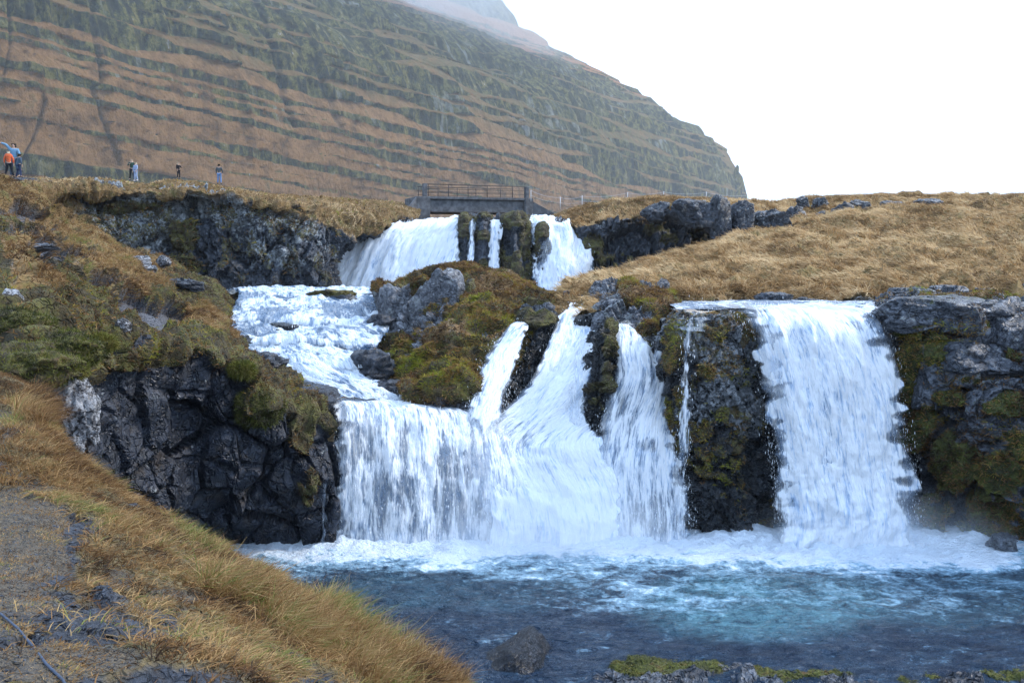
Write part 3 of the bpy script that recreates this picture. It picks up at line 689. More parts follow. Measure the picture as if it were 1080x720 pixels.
def fall(label, rows, res=.05, mat=None, dens=.75, edge=.10, amp=.12, seed=1, thin=(), lip=.25, layers=2, name='waterfall', turb=0, efade=.9, nspray=0, gap=.22, parent=None, part='curtain', foot=True, bot=0, sprsize=.02, bend=0):
    mat = mat or M_FALL
    base = net(rows, res)
    root = parent
    if root is None:
        root = empty(name, tuple(base[-1].mean(axis=0))); tag(root, label, 'waterfall', None)
    inv = np.array(root.location)
    for L in range(layers):
        G = base.copy(); n = facing(G); u, v = guv(G)
        nv, nu = G.shape[:2]
        s = np.linspace(0, 1, nu)[None, :] * np.ones((nv, 1)); q = np.linspace(0, 1, nv)[:, None] * np.ones((1, nu))
        du = np.stack([u * 1.7, v * .55, 0 * u + seed * 3.1 + L * 7], axis=-1)
        w = sst(0, lip, q)
        d = amp * w * (fbm(du, 4, seed + L) * 1.2 + .5 * fbm(du * 2.7, 3, seed + 5 + L)) 
        d = d + amp * 1.1 * w * (1 - 2.2 * np.abs(fbm(np.stack([u * .85, v * .14, 0 * u + seed * 1.7 + L * 3], axis=-1), 3, seed + 21)))
        if turb: 
            tt = np.stack([u, v, 0 * u + seed], axis=-1)
            d = d + turb * (fbm(tt * .7, 4, seed + 9) * .9 + (1 - np.abs(fbm(tt * 1.9, 4, seed + 12)) * 2) * .3)
        if bot: d = d + bot * sst(.6, 1, q) * (.3 + np.abs(fbm(du * np.array([1.2, 3, 1]), 3, seed + 14)))
        d = d - L * gap * (.3 + .7 * w)
        G = G + n * d[..., None]
        G[..., 2] += .5 * amp * fbm(np.stack([u * .9, v * .5, 0 * u + seed], axis=-1), 3, seed + 23) * sst(0, .12, q) * sst(1, .5, q)
        e = edge * 1.5 * (1 + 1.1 * fbm(np.stack([v * .9, s * 2, 0 * s + L], axis=-1), 3, seed + 3) + .9 * fbm(np.stack([v * 4, s * 6, 0 * s + L], axis=-1), 2, seed + 4))
        em = np.clip(np.minimum(s, 1 - s) / np.maximum(e, .01), 0, 1)
        D = dens - efade * (1 - em)
        if bend: D = D - 1.3 * sst(1 - bend, 1, q + .10 * fbm(np.stack([u * 3, v * .8, 0 * u + seed], axis=-1), 3, seed + 31))
        if thin: D = D - soft_blobs(base, thin, 10, seed + 8, 1.2)
        gridobj(part, G - inv, mat, root, dict(dens=np.clip(D - L * .12, -.6, 1.3)), (u + seed * 13.7 + L * 31, v + seed * 5.1))
    if nspray:
        nspray = int(nspray * 1.2)
        r = np.random.default_rng(seed + 77)
        nv, nu = base.shape[:2]; n = facing(base)
        jj = np.where(r.random(nspray) < .12, np.clip((r.beta(.7, .7, nspray) * nu), 0, nu - 1), r.random(nspray) * nu).astype(int)
        ii = np.clip((r.beta(2.2, 1, nspray) * nv), 0, nv - 1).astype(int)
        p = base[ii, jj] + n[ii, jj] * np.abs(r.normal(0, .13, (nspray, 1))) + r.normal(0, .07, (nspray, 3))
        spray('spray', p - inv, sprsize * .24, root, seed, 8.0)
    return root

# --- left rapid, then its dome to the pool (one continuous sheet)
rows = [
 [(232,306,52),(280,305,52),(330,305,52),(400,306,52)],
 [(252,312,46),(300,311,46),(350,313,45),(402,320,44)],
 [(238,338,38.5),(285,335,38.2),(345,338,38),(414,342,37.5)],
 [(236,346,37.8),(285,344,37.4),(345,346,37.2),(412,348,37)],
 [(246,360,34.2),(300,358,34),(345,360,34),(402,362,34.2)],
 [(252,370,33.8),(302,368,33.5),(346,370,33.5),(394,372,33.7)],
 [(270,382,31.2),(315,382,31),(350,384,31),(388,386,31.6)],
 [(280,392,30.9),(318,390,30.7),(352,392,30.7),(392,396,31.2)],
 [(304,404,29.4),(335,405,29.3),(365,406,29.6),(408,409,30.2)],
 [(336,424,28.2),(370,424,28.6),(420,428,29),(480,430,29.6)],
]
casc = fall('white rapid tumbling down the left side into the lower fall', rows, res=.08, mat=M_CASC, dens=.66, edge=.05, amp=.06, seed=2, lip=.05, layers=1, name='river_rapid', turb=.5, efade=.35, nspray=1500, part='rapid_water', sprsize=.03,
   thin=[(395,322,14,8,.5),(300,316,30,4,.35),(290,330,30,8,.2),(360,330,30,10,.25),(395,372,20,9,.5),(345,360,30,10,.15),(395,345,16,8,.3),(270,350,20,6,.25)])
rows = [
 [(336,420,28.6),(375,420,29),(430,424,29.4),(490,430,29.8),(545,436,30)],
 [(344,431,27.7),(385,431,27.9),(430,432,28.1),(490,440,28.4),(550,455,28.4)],
 [(346,450,27),(390,450,27.2),(440,450,27.4),(495,460,27.6),(555,480,27.6)],
 [(347,495,26.5),(392,495,26.6),(445,495,26.7),(505,500,26.8),(565,515,26.9)],
 [(347,540,26.2),(395,540,26.2),(450,540,26.3),(515,545,26.4),(575,550,26.4)],
 [(347,575,26.05),(396,577,26.0),(452,578,26.0),(520,578,26.0),(580,578,26.0)],
 [(347,592,25.9),(396,592,25.9),(452,592,25.9),(520,592,25.9),(580,592,25.9)],
]
fall('broad domed curtain at the lower left below the rapid', rows, dens=.68, edge=.05, amp=.12, seed=11, lip=.2, turb=.10, nspray=5000, bot=.12,
   thin=[(440,535,75,38,.13),(400,470,40,25,.10),(480,490,40,20,.14),(375,560,12,14,.15),(520,470,30,18,.06)])
# --- main central stream
rows = [
 [(596,310,40),(606,311,40),(618,311,40),(630,312,40)],
 [(601,321,36),(609,321,36),(618,321,36),(628,322,36)],
 [(598,330,34),(608,330,34),(618,331,34),(628,332,34)],
 [(586,341,33),(602,339,33),(618,340,33),(640,344,32.8)],
 [(580,362,32),(598,362,31.8),(614,362,31.6),(634,364,31.2)],
 [(562,400,30.6),(584,400,30.4),(600,400,30),(624,402,29.6)],
 [(524,436,29.2),(556,438,29),(590,440,28.8),(618,442,28.7)],
 [(490,468,28.0),(540,472,27.8),(588,472,27.6),(636,470,27.7)],
 [(505,520,26.8),(545,520,26.7),(596,520,26.6),(652,520,26.8)],
 [(510,560,26.1),(548,562,26.0),(602,562,26.0),(662,562,26.1)],
 [(505,590,25.7),(548,590,25.7),(604,590,25.7),(672,590,25.8)],
]
fall('widest white stream in the middle of the cascade', rows, dens=.98, edge=.07, amp=.16, seed=23, lip=.3, turb=.14, nspray=6000, bot=.25, thin=[(545,460,40,22,.22),(602,350,24,10,.2),(600,390,14,30,.12),(628,520,16,40,.16),(520,520,20,40,.14)])
# --- slanting stream left of the wedge
rows = [
 [(548,338,33.6),(552,338,33.6),(557,338,33.6)],
 [(536,346,32.0),(546,344,31.7),(557,346,31.8)],
 [(516,370,30.8),(532,372,30.4),(549,374,30.6)],
 [(503,400,29.5),(521,402,29.2),(540,404,29.5)],
 [(492,428,28.5),(511,430,28.2),(532,432,28.5)],
 [(478,462,27.5),(506,466,27.3),(536,466,27.4)],
]
fall('slim slanting stream beside the mossy outcrop', rows, bend=.13, dens=.84, edge=.16, amp=.10, seed=31, nspray=900, gap=.12)
# --- curtain right of the rib
rows = [
 [(640,346,33),(652,343,33),(666,345,33),(676,352,33)],
 [(640,350,31),(652,346,31),(668,350,31),(680,360,31)],
 [(645,372,30),(660,372,29.6),(678,374,29.5),(694,376,29.6)],
 [(646,400,29.2),(664,400,28.9),(682,398,28.7),(702,398,28.8)],
 [(630,440,28.2),(658,440,28.1),(684,440,28),(708,440,28.2)],
 [(622,490,27.3),(664,490,27.0),(692,490,26.9),(722,490,26.9)],
 [(622,545,26.5),(668,545,26.4),(700,545,26.3),(733,545,26.4)],
 [(622,588,26.1),(670,588,26.0),(702,588,25.9),(742,588,26.0)],
]
fall('veil of thin streaks left of the rock column', rows, mat=M_FALL2, dens=.70, edge=.09, amp=.12, seed=41, nspray=3000, thin=[(684,470,10,14,.2),(700,545,30,30,.14),(655,400,8,40,.12)])
rows = [
 [(606,362,30.9),(614,360,30.4),(622,356,30.2)],
 [(600,400,29.6),(610,400,29.1),(622,400,28.9)],
 [(598,440,28.8),(606,440,28.5),(618,440,28.4)],
 [(600,475,28.2),(608,475,28),(620,475,28)]]
fall('thin veil running down the left face of the rounded rib', rows, mat=M_FALL2, dens=.52, edge=.3, amp=.05, seed=43, layers=1)
rows = [
 [(702,340,31),(707,338,31),(712,338,31)],
 [(700,346,29.4),(706,343,29.2),(712,343,29.2)],
 [(690,366,29),(697,366,28.8),(705,366,28.9)],
 [(685,384,28.9),(694,384,28.7),(704,384,28.8)],
 [(684,400,28.7),(694,400,28.5),(706,400,28.6)]]
fall('short slanting spout between mossy rock and column', rows, bend=.3, dens=.74, edge=.2, amp=.05, seed=47, layers=2, gap=.1)
rows = [
 [(722,332,28.6),(730,331,28.6),(738,332,28.6)],
 [(719,345,26.9),(726,344,26.8),(734,345,26.8)],
 [(717,370,26.6),(723,370,26.5),(730,370,26.5)],
 [(716,420,26.45),(722,420,26.35),(729,420,26.35)],
 [(712,470,26.4),(720,470,26.3),(728,470,26.3)],
 [(706,540,26.4),(716,540,26.3),(727,540,26.3)],
 [(704,588,26.3),(716,588,26.2),(730,588,26.3)]]
fall('narrow trickle running down the front of the column', rows, mat=M_FALL2, dens=.60, edge=.25, amp=.04, seed=51, layers=1, nspray=500, thin=[(716,500,14,30,.18)])
# --- wide right fall
rows = [
 [(712,321,33),(770,322,33),(830,323,33),(890,324,33),(945,326,33)],
 [(735,325,29.6),(790,326,29.4),(840,327,29.2),(892,328,29),(938,330,29)],
 [(768,330,28.2),(806,330,27.9),(850,331,27.8),(897,332,27.7),(938,334,27.8)],
 [(783,348,27.3),(818,346,27),(858,346,26.9),(902,346,26.9),(942,350,27.2)],
 [(795,385,26.9),(826,382,26.6),(864,382,26.5),(908,382,26.5),(948,385,26.9)],
 [(806,440,26.6),(833,440,26.3),(870,440,26.2),(914,440,26.2),(956,440,26.6)],
 [(815,500,26.4),(838,500,26.0),(875,500,25.9),(920,500,25.9),(966,500,26.3)],
 [(820,550,26.2),(842,552,25.8),(880,552,25.7),(926,552,25.7),(972,552,26.1)],
 [(812,590,26.0),(840,592,25.6),(880,592,25.5),(930,592,25.5),(984,590,26.0)],
]
fall('widest free falling curtain on the right', rows, dens=.88, edge=.13, amp=.19, seed=61, lip=.35, turb=.04, nspray=7000, bot=.3,
   thin=[(905,345,26,9,.22),(860,345,60,5,.10),(945,460,14,60,.16),(806,480,14,60,.12),(870,480,14,70,.08),(925,360,10,30,.12)])
# --- top fall
rows = [
 [(385,236,66),(420,235,66),(450,234,66),(482,231,66)],
 [(374,238,60.6),(415,238,60.4),(450,236,60),(486,232,59.8)],
 [(360,250,59.8),(402,250,59),(444,250,58.8),(484,244,58.6)],
 [(346,275,59),(393,275,58.4),(440,275,58.2),(486,272,58)],
 [(336,304,58.6),(388,306,58),(440,306,57.8),(490,302,57.6)],
 [(340,314,59),(390,315,58),(440,315,57.6),(492,312,57.4)]]
fall('wide left curtain of the top waterfall near the bridge', rows, res=.09, dens=1.06, edge=.04, amp=.22, seed=71, lip=.2, nspray=1500, gap=.35, bot=.2, sprsize=.035, thin=[(398,272,20,30,.22),(430,290,10,20,.08)])
for (xa, xb, ya, yb, sd, dn, lb) in ((493,503,231,300,73,.66,'fainter thin stream over the top rock wall'), (514,531,232,303,75,.80,'brighter thin stream between the mossy top ribs')):
    rows = [[(xa,ya,63),((xa+xb)/2,ya,63),(xb,ya,63)],[(xa,ya+4,58.6),((xa+xb)/2,ya+3,58.4),(xb,ya+4,58.6)],[(xa-1,(ya+yb)/2,57.8),((xa+xb)/2-1,(ya+yb)/2,57.6),(xb-2,(ya+yb)/2,57.8)],[(xa-2,yb,57.4),((xa+xb)/2-2,yb,57.2),(xb-3,yb,57.4)]]
    fall(lb, rows, res=.07, mat=M_FALL2, dens=dn, edge=.2, amp=.08, seed=sd, layers=2, gap=.15)
rows = [
 [(556,231,66),(575,231,66),(592,233,66),(606,238,66)],
 [(556,234,60),(575,233,59.4),(594,236,59.4),(612,242,60)],
 [(558,248,58.6),(577,246,58.3),(598,248,58.2),(620,254,58.8)],
 [(560,275,58),(580,275,57.4),(600,275,57.2),(626,276,58)],
 [(562,302,57.4),(582,303,56.9),(604,303,56.8),(631,302,57.6)],
 [(562,312,57.2),(582,312,56.8),(604,312,56.7),(632,312,57.4)]]
fall('right curtain of the top waterfall with a dark gap', rows, res=.09, dens=.84, edge=.09, amp=.25, seed=81, lip=.2, nspray=900, gap=.3, bot=.2, sprsize=.035, thin=[(572,262,8,24,.45)])
# --- small trickle at the left cliff corner
rows = [[(338,468,26.0),(344,466,25.9),(350,468,25.9)],[(337,500,25.6),(343,500,25.55),(349,500,25.6)],[(336,540,25.5),(341,540,25.45),(346,540,25.5)],[(334,590,25.4),(340,590,25.4),(345,590,25.4)]]
fall('faint trickle down the corner of the left cliff', rows, mat=M_FALL2, dens=.50, edge=.3, amp=.03, seed=91, layers=1)

rows = [[(706,325,30.5),(730,326,30.2),(760,327,30)],[(708,330,28.7),(732,331,28.4),(764,331,28.2)],[(709,338,27.7),(733,338,27.4),(768,338,27.3)],[(712,348,27.0),(733,350,26.7),(770,352,26.7)]]
fall('thin film of water spilling over the head of the tall column', rows, mat=M_FALL2, dens=.45, edge=.25, amp=.04, seed=97, layers=1)
# ================================================================ mountain
def mountain():
    A = np.array([.645, .764]); B = np.array([-.764, .645])
    D0, XV = 600., 1300.
    sil = [(786,212),(784,204),(781,196),(776,186),(770,174),(762,160),(748,146),(735,140),(716,134),(700,120),(676,106),(652,92),(628,78),(604,67),(585,63),(579,60),(576,50),(566,42),(548,36),(541,24),(528,12),(508,3),(480,-12),(440,-30)]
    xe = 786; de = D0 / (1 - xe / XV)
    E = np.array([(xe - 540) / F * de, de])
    hs, bs = [0.], [-18.]
    for sx, sy in sil:
        t = (sx - 540) / F
        b = (E[0] - t * E[1]) / (t * B[1] - B[0])
        Y = E[1] + b * B[1]
        hs.append((HZ - sy) / F * Y + ZC); bs.append(b)
    hs = np.array(hs); bs = np.array(bs)
    HM = 640.; nv = 620
    h = np.linspace(0, HM, nv)
    b0 = np.interp(h, hs, bs)
    # columns along the face
    pxs = np.concatenate([np.linspace(-420, 500, 640), np.linspace(500, 786, 330)[1:]])
    d = D0 / (1 - pxs / XV)
    S_ = np.stack([(pxs - 540) / F * d, d], axis=1)
    s = (S_ - E) @ A                       # metres along the face, 0 at the nose
    H, SS = np.meshgrid(h, s, indexing='ij')
    q = np.stack([SS * .004, H * .002, 0 * H], axis=-1)
    strat = H + 5 * fbm(q, 3, 3) + .075 * (SS + 1100) + 1.6 * fbm(np.stack([SS * .11, H * .015, 0 * H], axis=-1), 3, 7) + 2 * fbm(np.stack([SS * .03, H * .004, 0 * H], axis=-1), 3, 6)
    r = np.random.default_rng(12)
    bands = [(80, 9, 1.), (104, 1.2, .5), (113, 1.5, .6), (124, 2.4, .7), (137, 1.5, .6), (150, 3, .75), (162, 1.8, .6), (171, 1.5, .6), (181, 2.4, .7), (202, 9, 1.)]
    z = 222.
    while z < 440:
        th_ = r.uniform(2.5, 8.5); bands.append((z, th_, r.uniform(.8, 1))); z += th_ * 1.5 + r.uniform(6, 15)
    bands += [(462, 3, .6), (484, 2, .5), (507, 3, .6), (530, 2.5, .5), (640, 32, 1.), (705, 12, 1)]
    cliff = np.zeros(H.shape)
    for i, (c, w, a) in enumerate(bands):
        g = 2.1 * fbm(np.stack([SS * .012 + i * 31, 0 * H + i, 0 * H], axis=-1), 3, 40 + i)
        ww = w * np.clip(1 + (.4 if w > 8.9 and c < 200 else 1) * g, .05, 1.9)
        cliff = np.maximum(cliff, a * sst(1.25, .8, np.abs(strat - c) / ww))
    low = H < 80
    wt = 1.0 - .93 * cliff
    wt = wt / wt.mean(axis=0, keepdims=True)
    hw = np.cumsum(wt, axis=0) * (HM / nv)
    hw = h[:, None] * .0 + hw
    win = 46
    # keep the local mean so the outline stays: remove the slow part of the drift
    drift = hw - H
    ker = np.ones(61) / 61
    dp = np.pad(drift, ((30, 30), (0, 0)), mode='edge')
    slow = np.cumsum(dp, axis=0); slow = (slow[60:] - np.concatenate([np.zeros((1, dp.shape[1])), slow[:-61]], axis=0)) / 61
    be = np.interp((H + drift - slow).ravel(), h, b0).reshape(H.shape)
    # buttresses, ribs, gullies
    fade = sst(0, 90, -SS) * .85 + .15
    but = (1 - np.abs(fbm(np.stack([SS * .0065 + H * .0012, H * .0012, 0 * H], axis=-1), 3, 71)) * 2.2)
    rib_ = fbm(np.stack([SS * .05, H * .004, 0 * H], axis=-1), 4, 81)
    fine = fbm(np.stack([SS * .16, H * .02, 0 * H], axis=-1), 3, 85)
    out = fade * (but * 10 * sst(60, 260, H) + rib_ * (2.5 + 9 * cliff) + fine * (.8 + 6 * cliff)) + fbm(np.stack([SS * .02, H * .03, 0 * H], axis=-1), 4, 88) * 2.5
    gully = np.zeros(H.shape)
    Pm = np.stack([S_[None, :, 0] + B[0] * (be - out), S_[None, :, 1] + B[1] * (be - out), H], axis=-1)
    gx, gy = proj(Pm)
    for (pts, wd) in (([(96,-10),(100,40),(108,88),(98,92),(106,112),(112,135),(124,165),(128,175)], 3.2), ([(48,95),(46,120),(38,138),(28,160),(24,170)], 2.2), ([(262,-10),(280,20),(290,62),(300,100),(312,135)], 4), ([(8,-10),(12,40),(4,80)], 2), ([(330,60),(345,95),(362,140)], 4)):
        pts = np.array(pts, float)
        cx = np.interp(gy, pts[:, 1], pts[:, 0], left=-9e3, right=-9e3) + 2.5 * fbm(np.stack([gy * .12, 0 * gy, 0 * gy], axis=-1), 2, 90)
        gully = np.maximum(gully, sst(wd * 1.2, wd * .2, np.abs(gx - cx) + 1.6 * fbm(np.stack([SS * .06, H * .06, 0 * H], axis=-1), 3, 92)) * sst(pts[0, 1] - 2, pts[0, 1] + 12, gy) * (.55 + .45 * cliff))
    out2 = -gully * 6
    Pm = np.stack([S_[None, :, 0] + B[0] * (be - out - out2), S_[None, :, 1] + B[1] * (be - out - out2), H], axis=-1)
    # end face turning back behind the nose
    k = np.array([0, 15, 40, 80, 160, 320, 600.])[1:]
    end = Pm[:, -1:, :] + np.stack([B[0] * k, B[1] * k, 0 * k], axis=-1)[None] + np.array([A[0], A[1], 0]) * 8 * fbm(np.stack([k[None] * .05 + 0 * h[:, None], h[:, None] * .03 + 0 * k[None], 0 * h[:, None] + 0 * k[None]], axis=-1), 3, 4)[..., None]
    Pm = np.concatenate([Pm, end], axis=1)
    pad = lambda a: np.concatenate([a, np.repeat(a[:, -1:], len(k), axis=1)], axis=1)
    green = sst(185, 235, strat) * sst(470, 430, strat)
    green = np.clip(green * (.8 + .5 * fbm(np.stack([SS * .01, H * .02, 0 * H], axis=-1), 3, 99)), 0, 1)
    rust = sst(395, 440, strat) * sst(590, 545, strat)
    # plateau on top, falling away behind
    top = Pm[-1:, :, :] + np.array([B[0] * 900, B[1] * 900, 40.])
    Pm = np.concatenate([Pm, top], axis=0)
    ex = lambda a: np.concatenate([pad(a), pad(a)[-1:]], axis=0)
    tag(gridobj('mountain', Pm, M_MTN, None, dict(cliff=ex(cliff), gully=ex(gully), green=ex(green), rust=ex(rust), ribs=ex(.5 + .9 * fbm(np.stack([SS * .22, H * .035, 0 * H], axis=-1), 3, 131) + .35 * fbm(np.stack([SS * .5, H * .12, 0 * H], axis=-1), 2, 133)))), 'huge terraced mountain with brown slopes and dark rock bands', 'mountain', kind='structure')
mountain()
# small pinnacle at the seaward foot
def pinnacle():
    c = P(777, 190, 1500); n = 10; ring = []
    prof = [(-30, 12), (-12, 9), (0, 6.5), (10, 4.6), (17, 3.4), (22, 2.4), (26, .6)]
    V = []
    for z_, r_ in prof:
        for k in range(n):
            a_ = k / n * 2 * math.pi; rr_ = r_ * (1 + .35 * math.sin(k * 2.3 + z_ * .3))
            V.append((c[0] + rr_ * math.cos(a_), c[1] + rr_ * math.sin(a_), c[2] + z_))
    Fc = [(i * n + k, i * n + (k + 1) % n, (i + 1) * n + (k + 1) % n, (i + 1) * n + k) for i in range(len(prof) - 1) for k in range(n)]
    V = np.array(V); V += fbm(V[:, None, :] * .15, 2, 5)[:, 0, None] * 2
    tag(mkmesh('rock_pinnacle', V, np.array(Fc), M_MTN, None, dict(cliff=np.ones(len(V)), ribs=np.full(len(V), .45))), 'small rock needle at the far foot of the mountain', 'rock pinnacle', kind='structure')
pinnacle()
# ================================================================ loose rocks
def icos(sub):
    bpy.ops.mesh.primitive_ico_sphere_add(subdivisions=sub, radius=1)
    o = bpy.context.object; me = o.data
    V = np.array([v.co[:] for v in me.vertices]); Fc = np.array([p.vertices[:] for p in me.polygons])
    bpy.data.objects.remove(o); bpy.data.meshes.remove(me); return V, Fc
ICO = {5: icos(5), 4: icos(4)}

def rock(loc, size, seed, mat, label, cat='rock', group=None, rot=0, moss=0.0, lich=0.0, sub=5, cellf=.62, amp=.38, name='rock', sharp=3.5, parent=None, planes=()):
    V, Fc = ICO[sub]; V = V.copy()
    V = V / (np.abs(V) ** sharp).sum(axis=1, keepdims=True) ** (1 / sharp)
    r = np.random.default_rng(seed)
    for k in range(9):                                  # cut flat faces
        n = r.normal(0, 1, 3); n /= np.linalg.norm(n); c = r.uniform(.62, .92)
        dd = V @ n; V -= np.maximum(dd - c, 0)[:, None] * n * .92
    for (n, c) in planes:
        n = np.array(n, float); n /= np.linalg.norm(n); dd = V @ n; V -= np.maximum(dd - c, 0)[:, None] * n
    N = V / np.linalg.norm(V, axis=1, keepdims=True)
    q = V[:, None, :] * 1.0 + seed * 3.7
    v1, e1 = facets(q / cellf, seed); v2, e2 = facets(q / (cellf * .4), seed + 4)
    d = (v1 * amp * .35 + v2 * amp * .14 - sst(.1, 0, e1) * amp * .2)[:, 0] + fbm(q * 4, 3, seed)[:, 0] * .04
    V = V + N * d[:, None]
    V = V * np.array(size)
    ca, sa = math.cos(rot), math.sin(rot)
    V = V @ np.array([[ca, sa, 0], [-sa, ca, 0], [0, 0, 1]])
    mo = np.clip(sst(.35, .6, N[:, 2] + .5 * fbm((V + seed)[:, None, :] * 1.6, 3, seed)[:, 0]) * moss, 0, 1)
    o = mkmesh(name, V, Fc, mat, parent, dict(moss=mo, lich=np.full(len(V), lich), grass=np.zeros(len(V)), path=np.zeros(len(V))))
    o.location = loc
    return tag(o, label, cat, group)

def rk(px, py, d, wpx, hpx, seed, mat, label, dep=.8, **k):
    w = wpx * d / F / 2 * 1.12; h = hpx * d / F / 2 * 1.15
    return rock(P(px, py, d), (w, w * dep, h), seed, mat, label, **k)

M_BOULD = mat_terrain('wet_boulder', rock=((.012,.016,.024),(.085,.10,.13)), sc=2.5, wetr=.25, lichcol=(.16, .18, .2))
M_DARKB = mat_terrain('wet_black_boulder', rock=((.005, .007, .011), (.035, .044, .06)), sc=2.5, wetr=.15, lichcol=(.1, .11, .13))
rk(530, 716, 17.9, 96, 90, 203, M_DARKB, 'dark wet angular boulder standing in the pool near the shore', name='boulder', cat='boulder', rot=0, sharp=7, amp=.15, planes=[((-.5,-.08,.86),.45),((.95,-.2,.2),.85),((-.2,-.9,.4),.62),((.35,-.4,.85),.8)])
rk(472, 716, 17.6, 26, 14, 204, M_BOULD, 'small dark stone in the pool beside the grassy bank', name='boulder', cat='boulder')
# left lichened rocks
rk(80, 428, 14.6, 40, 88, 205, M_LICH, 'tall white lichened rock between bank and dark cliff', lich=1, group='lichened rocks on the left bank', amp=.5, cellf=.5, rot=.4)
rk(58, 508, 9.3, 30, 58, 206, M_LICH, 'pale lichened rock upright in the bank grass', lich=.9, group='lichened rocks on the left bank', rot=.2)
rk(30, 512, 9.0, 40, 34, 207, M_LICH, 'low pale rock half buried in the bank grass', lich=.75, group='lichened rocks on the left bank', rot=1)
rk(10, 330, 16.0, 24, 40, 208, M_LICH, 'white flecked rock at the frame edge above the green moss', lich=1, group='lichened rocks on the left bank')
rk(44, 346, 15.6, 30, 22, 209, M_LICH, 'small lichened rock poking out above the moss cushion', lich=.9, group='lichened rocks on the left bank')
rk(128, 345, 20.6, 16, 14, 210, M_LICH, 'little pale rock on the heather edge beside the gravel path', lich=.5)
rk(148, 278, 36, 22, 14, 211, M_LICH, 'whitish rock under the heather tuft at the upper shore', lich=.9)
rk(172, 276, 37, 14, 12, 212, M_LICH, 'small bluish rock right of the whitish one at the upper shore', lich=.5)
# rocks in the left rapid
rk(395, 389, 31.6, 46, 34, 221, M_BOULD, 'dark wet rock shedding white water below the outcrop', name='boulder', cat='boulder', dep=1.0, rot=.2)
rk(420, 410, 30.4, 44, 22, 226, M_BOULD, 'low dark wet rock at the foot of the mossy slope', name='boulder', cat='boulder')
rk(404, 338, 36.8, 26, 12, 222, M_BOULD, 'small wet rock in the rapid against the grey outcrop', name='boulder', cat='boulder')
rk(350, 315, 44, 52, 16, 223, M_MID, 'flat mossy rock at the head of the rapid', moss=1, lich=.3, name='boulder', cat='boulder')
rk(318, 318, 44.6, 24, 7, 229, M_BOULD, 'sliver of dark rock breaking the rapid left of the mossy one', name='boulder', cat='boulder')
rk(276, 384, 28.8, 46, 22, 224, M_BOULD, 'dark wet rock washed by the left edge of the rapid', name='boulder', cat='boulder', dep=1.1)
rk(318, 424, 27.3, 62, 30, 225, M_BOULD, 'dark wet slab at the lip left of the domed curtain', name='boulder', cat='boulder', dep=1.1)
rk(566, 327, 33.2, 30, 24, 227, M_MID, 'round moss capped knob at the top of the dark wedge', moss=1, name='boulder', cat='boulder')
rk(604, 317, 36.5, 18, 18, 228, M_BOULD, 'dark block at the head of the river chute', name='boulder', cat='boulder', lich=.3)
# mossy cushion hanging on the left cliff
# right hillside outcrops
G1 = 'grey rock outcrops on the grass slope'
rk(757, 234, 56.6, 26, 46, 231, M_UP, 'tallest grey rock block standing beside the upper dark cliff', lich=.35, group=G1, sharp=5)
rk(782, 236, 56.8, 22, 40, 232, M_UP, 'second grey rock block, leaning against the tallest one', lich=.35, group=G1, sharp=5)
rk(812, 236, 57.5, 34, 32, 233, M_UP, 'broad cracked grey rock at the end of the dark cliff', lich=.4, group=G1, sharp=5)
rk(730, 228, 57, 44, 28, 234, M_UP, 'wide grey rock set in the brow of the upper dark cliff', lich=.3, group=G1)
rk(692, 224, 57.6, 30, 18, 235, M_UP, 'small grey rock in the brow above the dark cliff', lich=.3, group=G1)
for i, (x, y, w, h, dd, l) in enumerate(((838,228,22,20,62,'dark grey rock low on the slope just past the cracked rock'),(846,214,12,12,66,'small rock on the ridge over the dark grey pair'),(866,216,16,14,66,'squarish rock on the ridge left of the long outcrop'),(888,226,20,20,63,'tilted slab lowest in the long ridge outcrop'),(908,219,20,14,65,'flat topped rock in the middle of the long ridge outcrop'),(915,231,24,8,63,'low stones under the middle of the long ridge outcrop'),(942,220,24,14,65,'grey boulder split by a grass seam on the ridge'),(976,218,26,16,65,'rightmost grey rock pair under the skyline path'),(864,230,16,12,62,'small leaning slab half buried in the tall grass'),(982,252,16,6,54,'tiny flat stone alone in the tall grass'))):
    rk(x, y, dd, w, h, 240 + i, M_UP, l, lich=.45, group=G1, sharp=4)
# bank stones behind the wide fall
G2 = 'dark stones along the river bank'
for i, (x, y, w, h, dd) in enumerate(((722,321,30,9,37),(752,323,34,9,36.5),(775,322,22,8,36.5),(815,318,34,16,36.5),(846,322,26,14,36),(880,324,26,12,35.5),(905,324,20,10,35),(790,324,20,8,36),(862,326,20,8,35.4))):
    rk(x, y, dd, w, h, 260 + i, M_BOULD, ['flattest dark stone at the left start of the river bank','long low dark stone second along the river bank','small dark stone before the big bank boulder','biggest dark boulder on the river bank behind the fall','second biggest bank boulder, right of the biggest','dark bank stone under a brown grass tuft','dark bank stone nearest the grey right ledge','tiny dark stone at the foot of the biggest bank boulder','low wet stone between the two large bank boulders'][i], lich=.3, group=G2, name='boulder', cat='boulder')
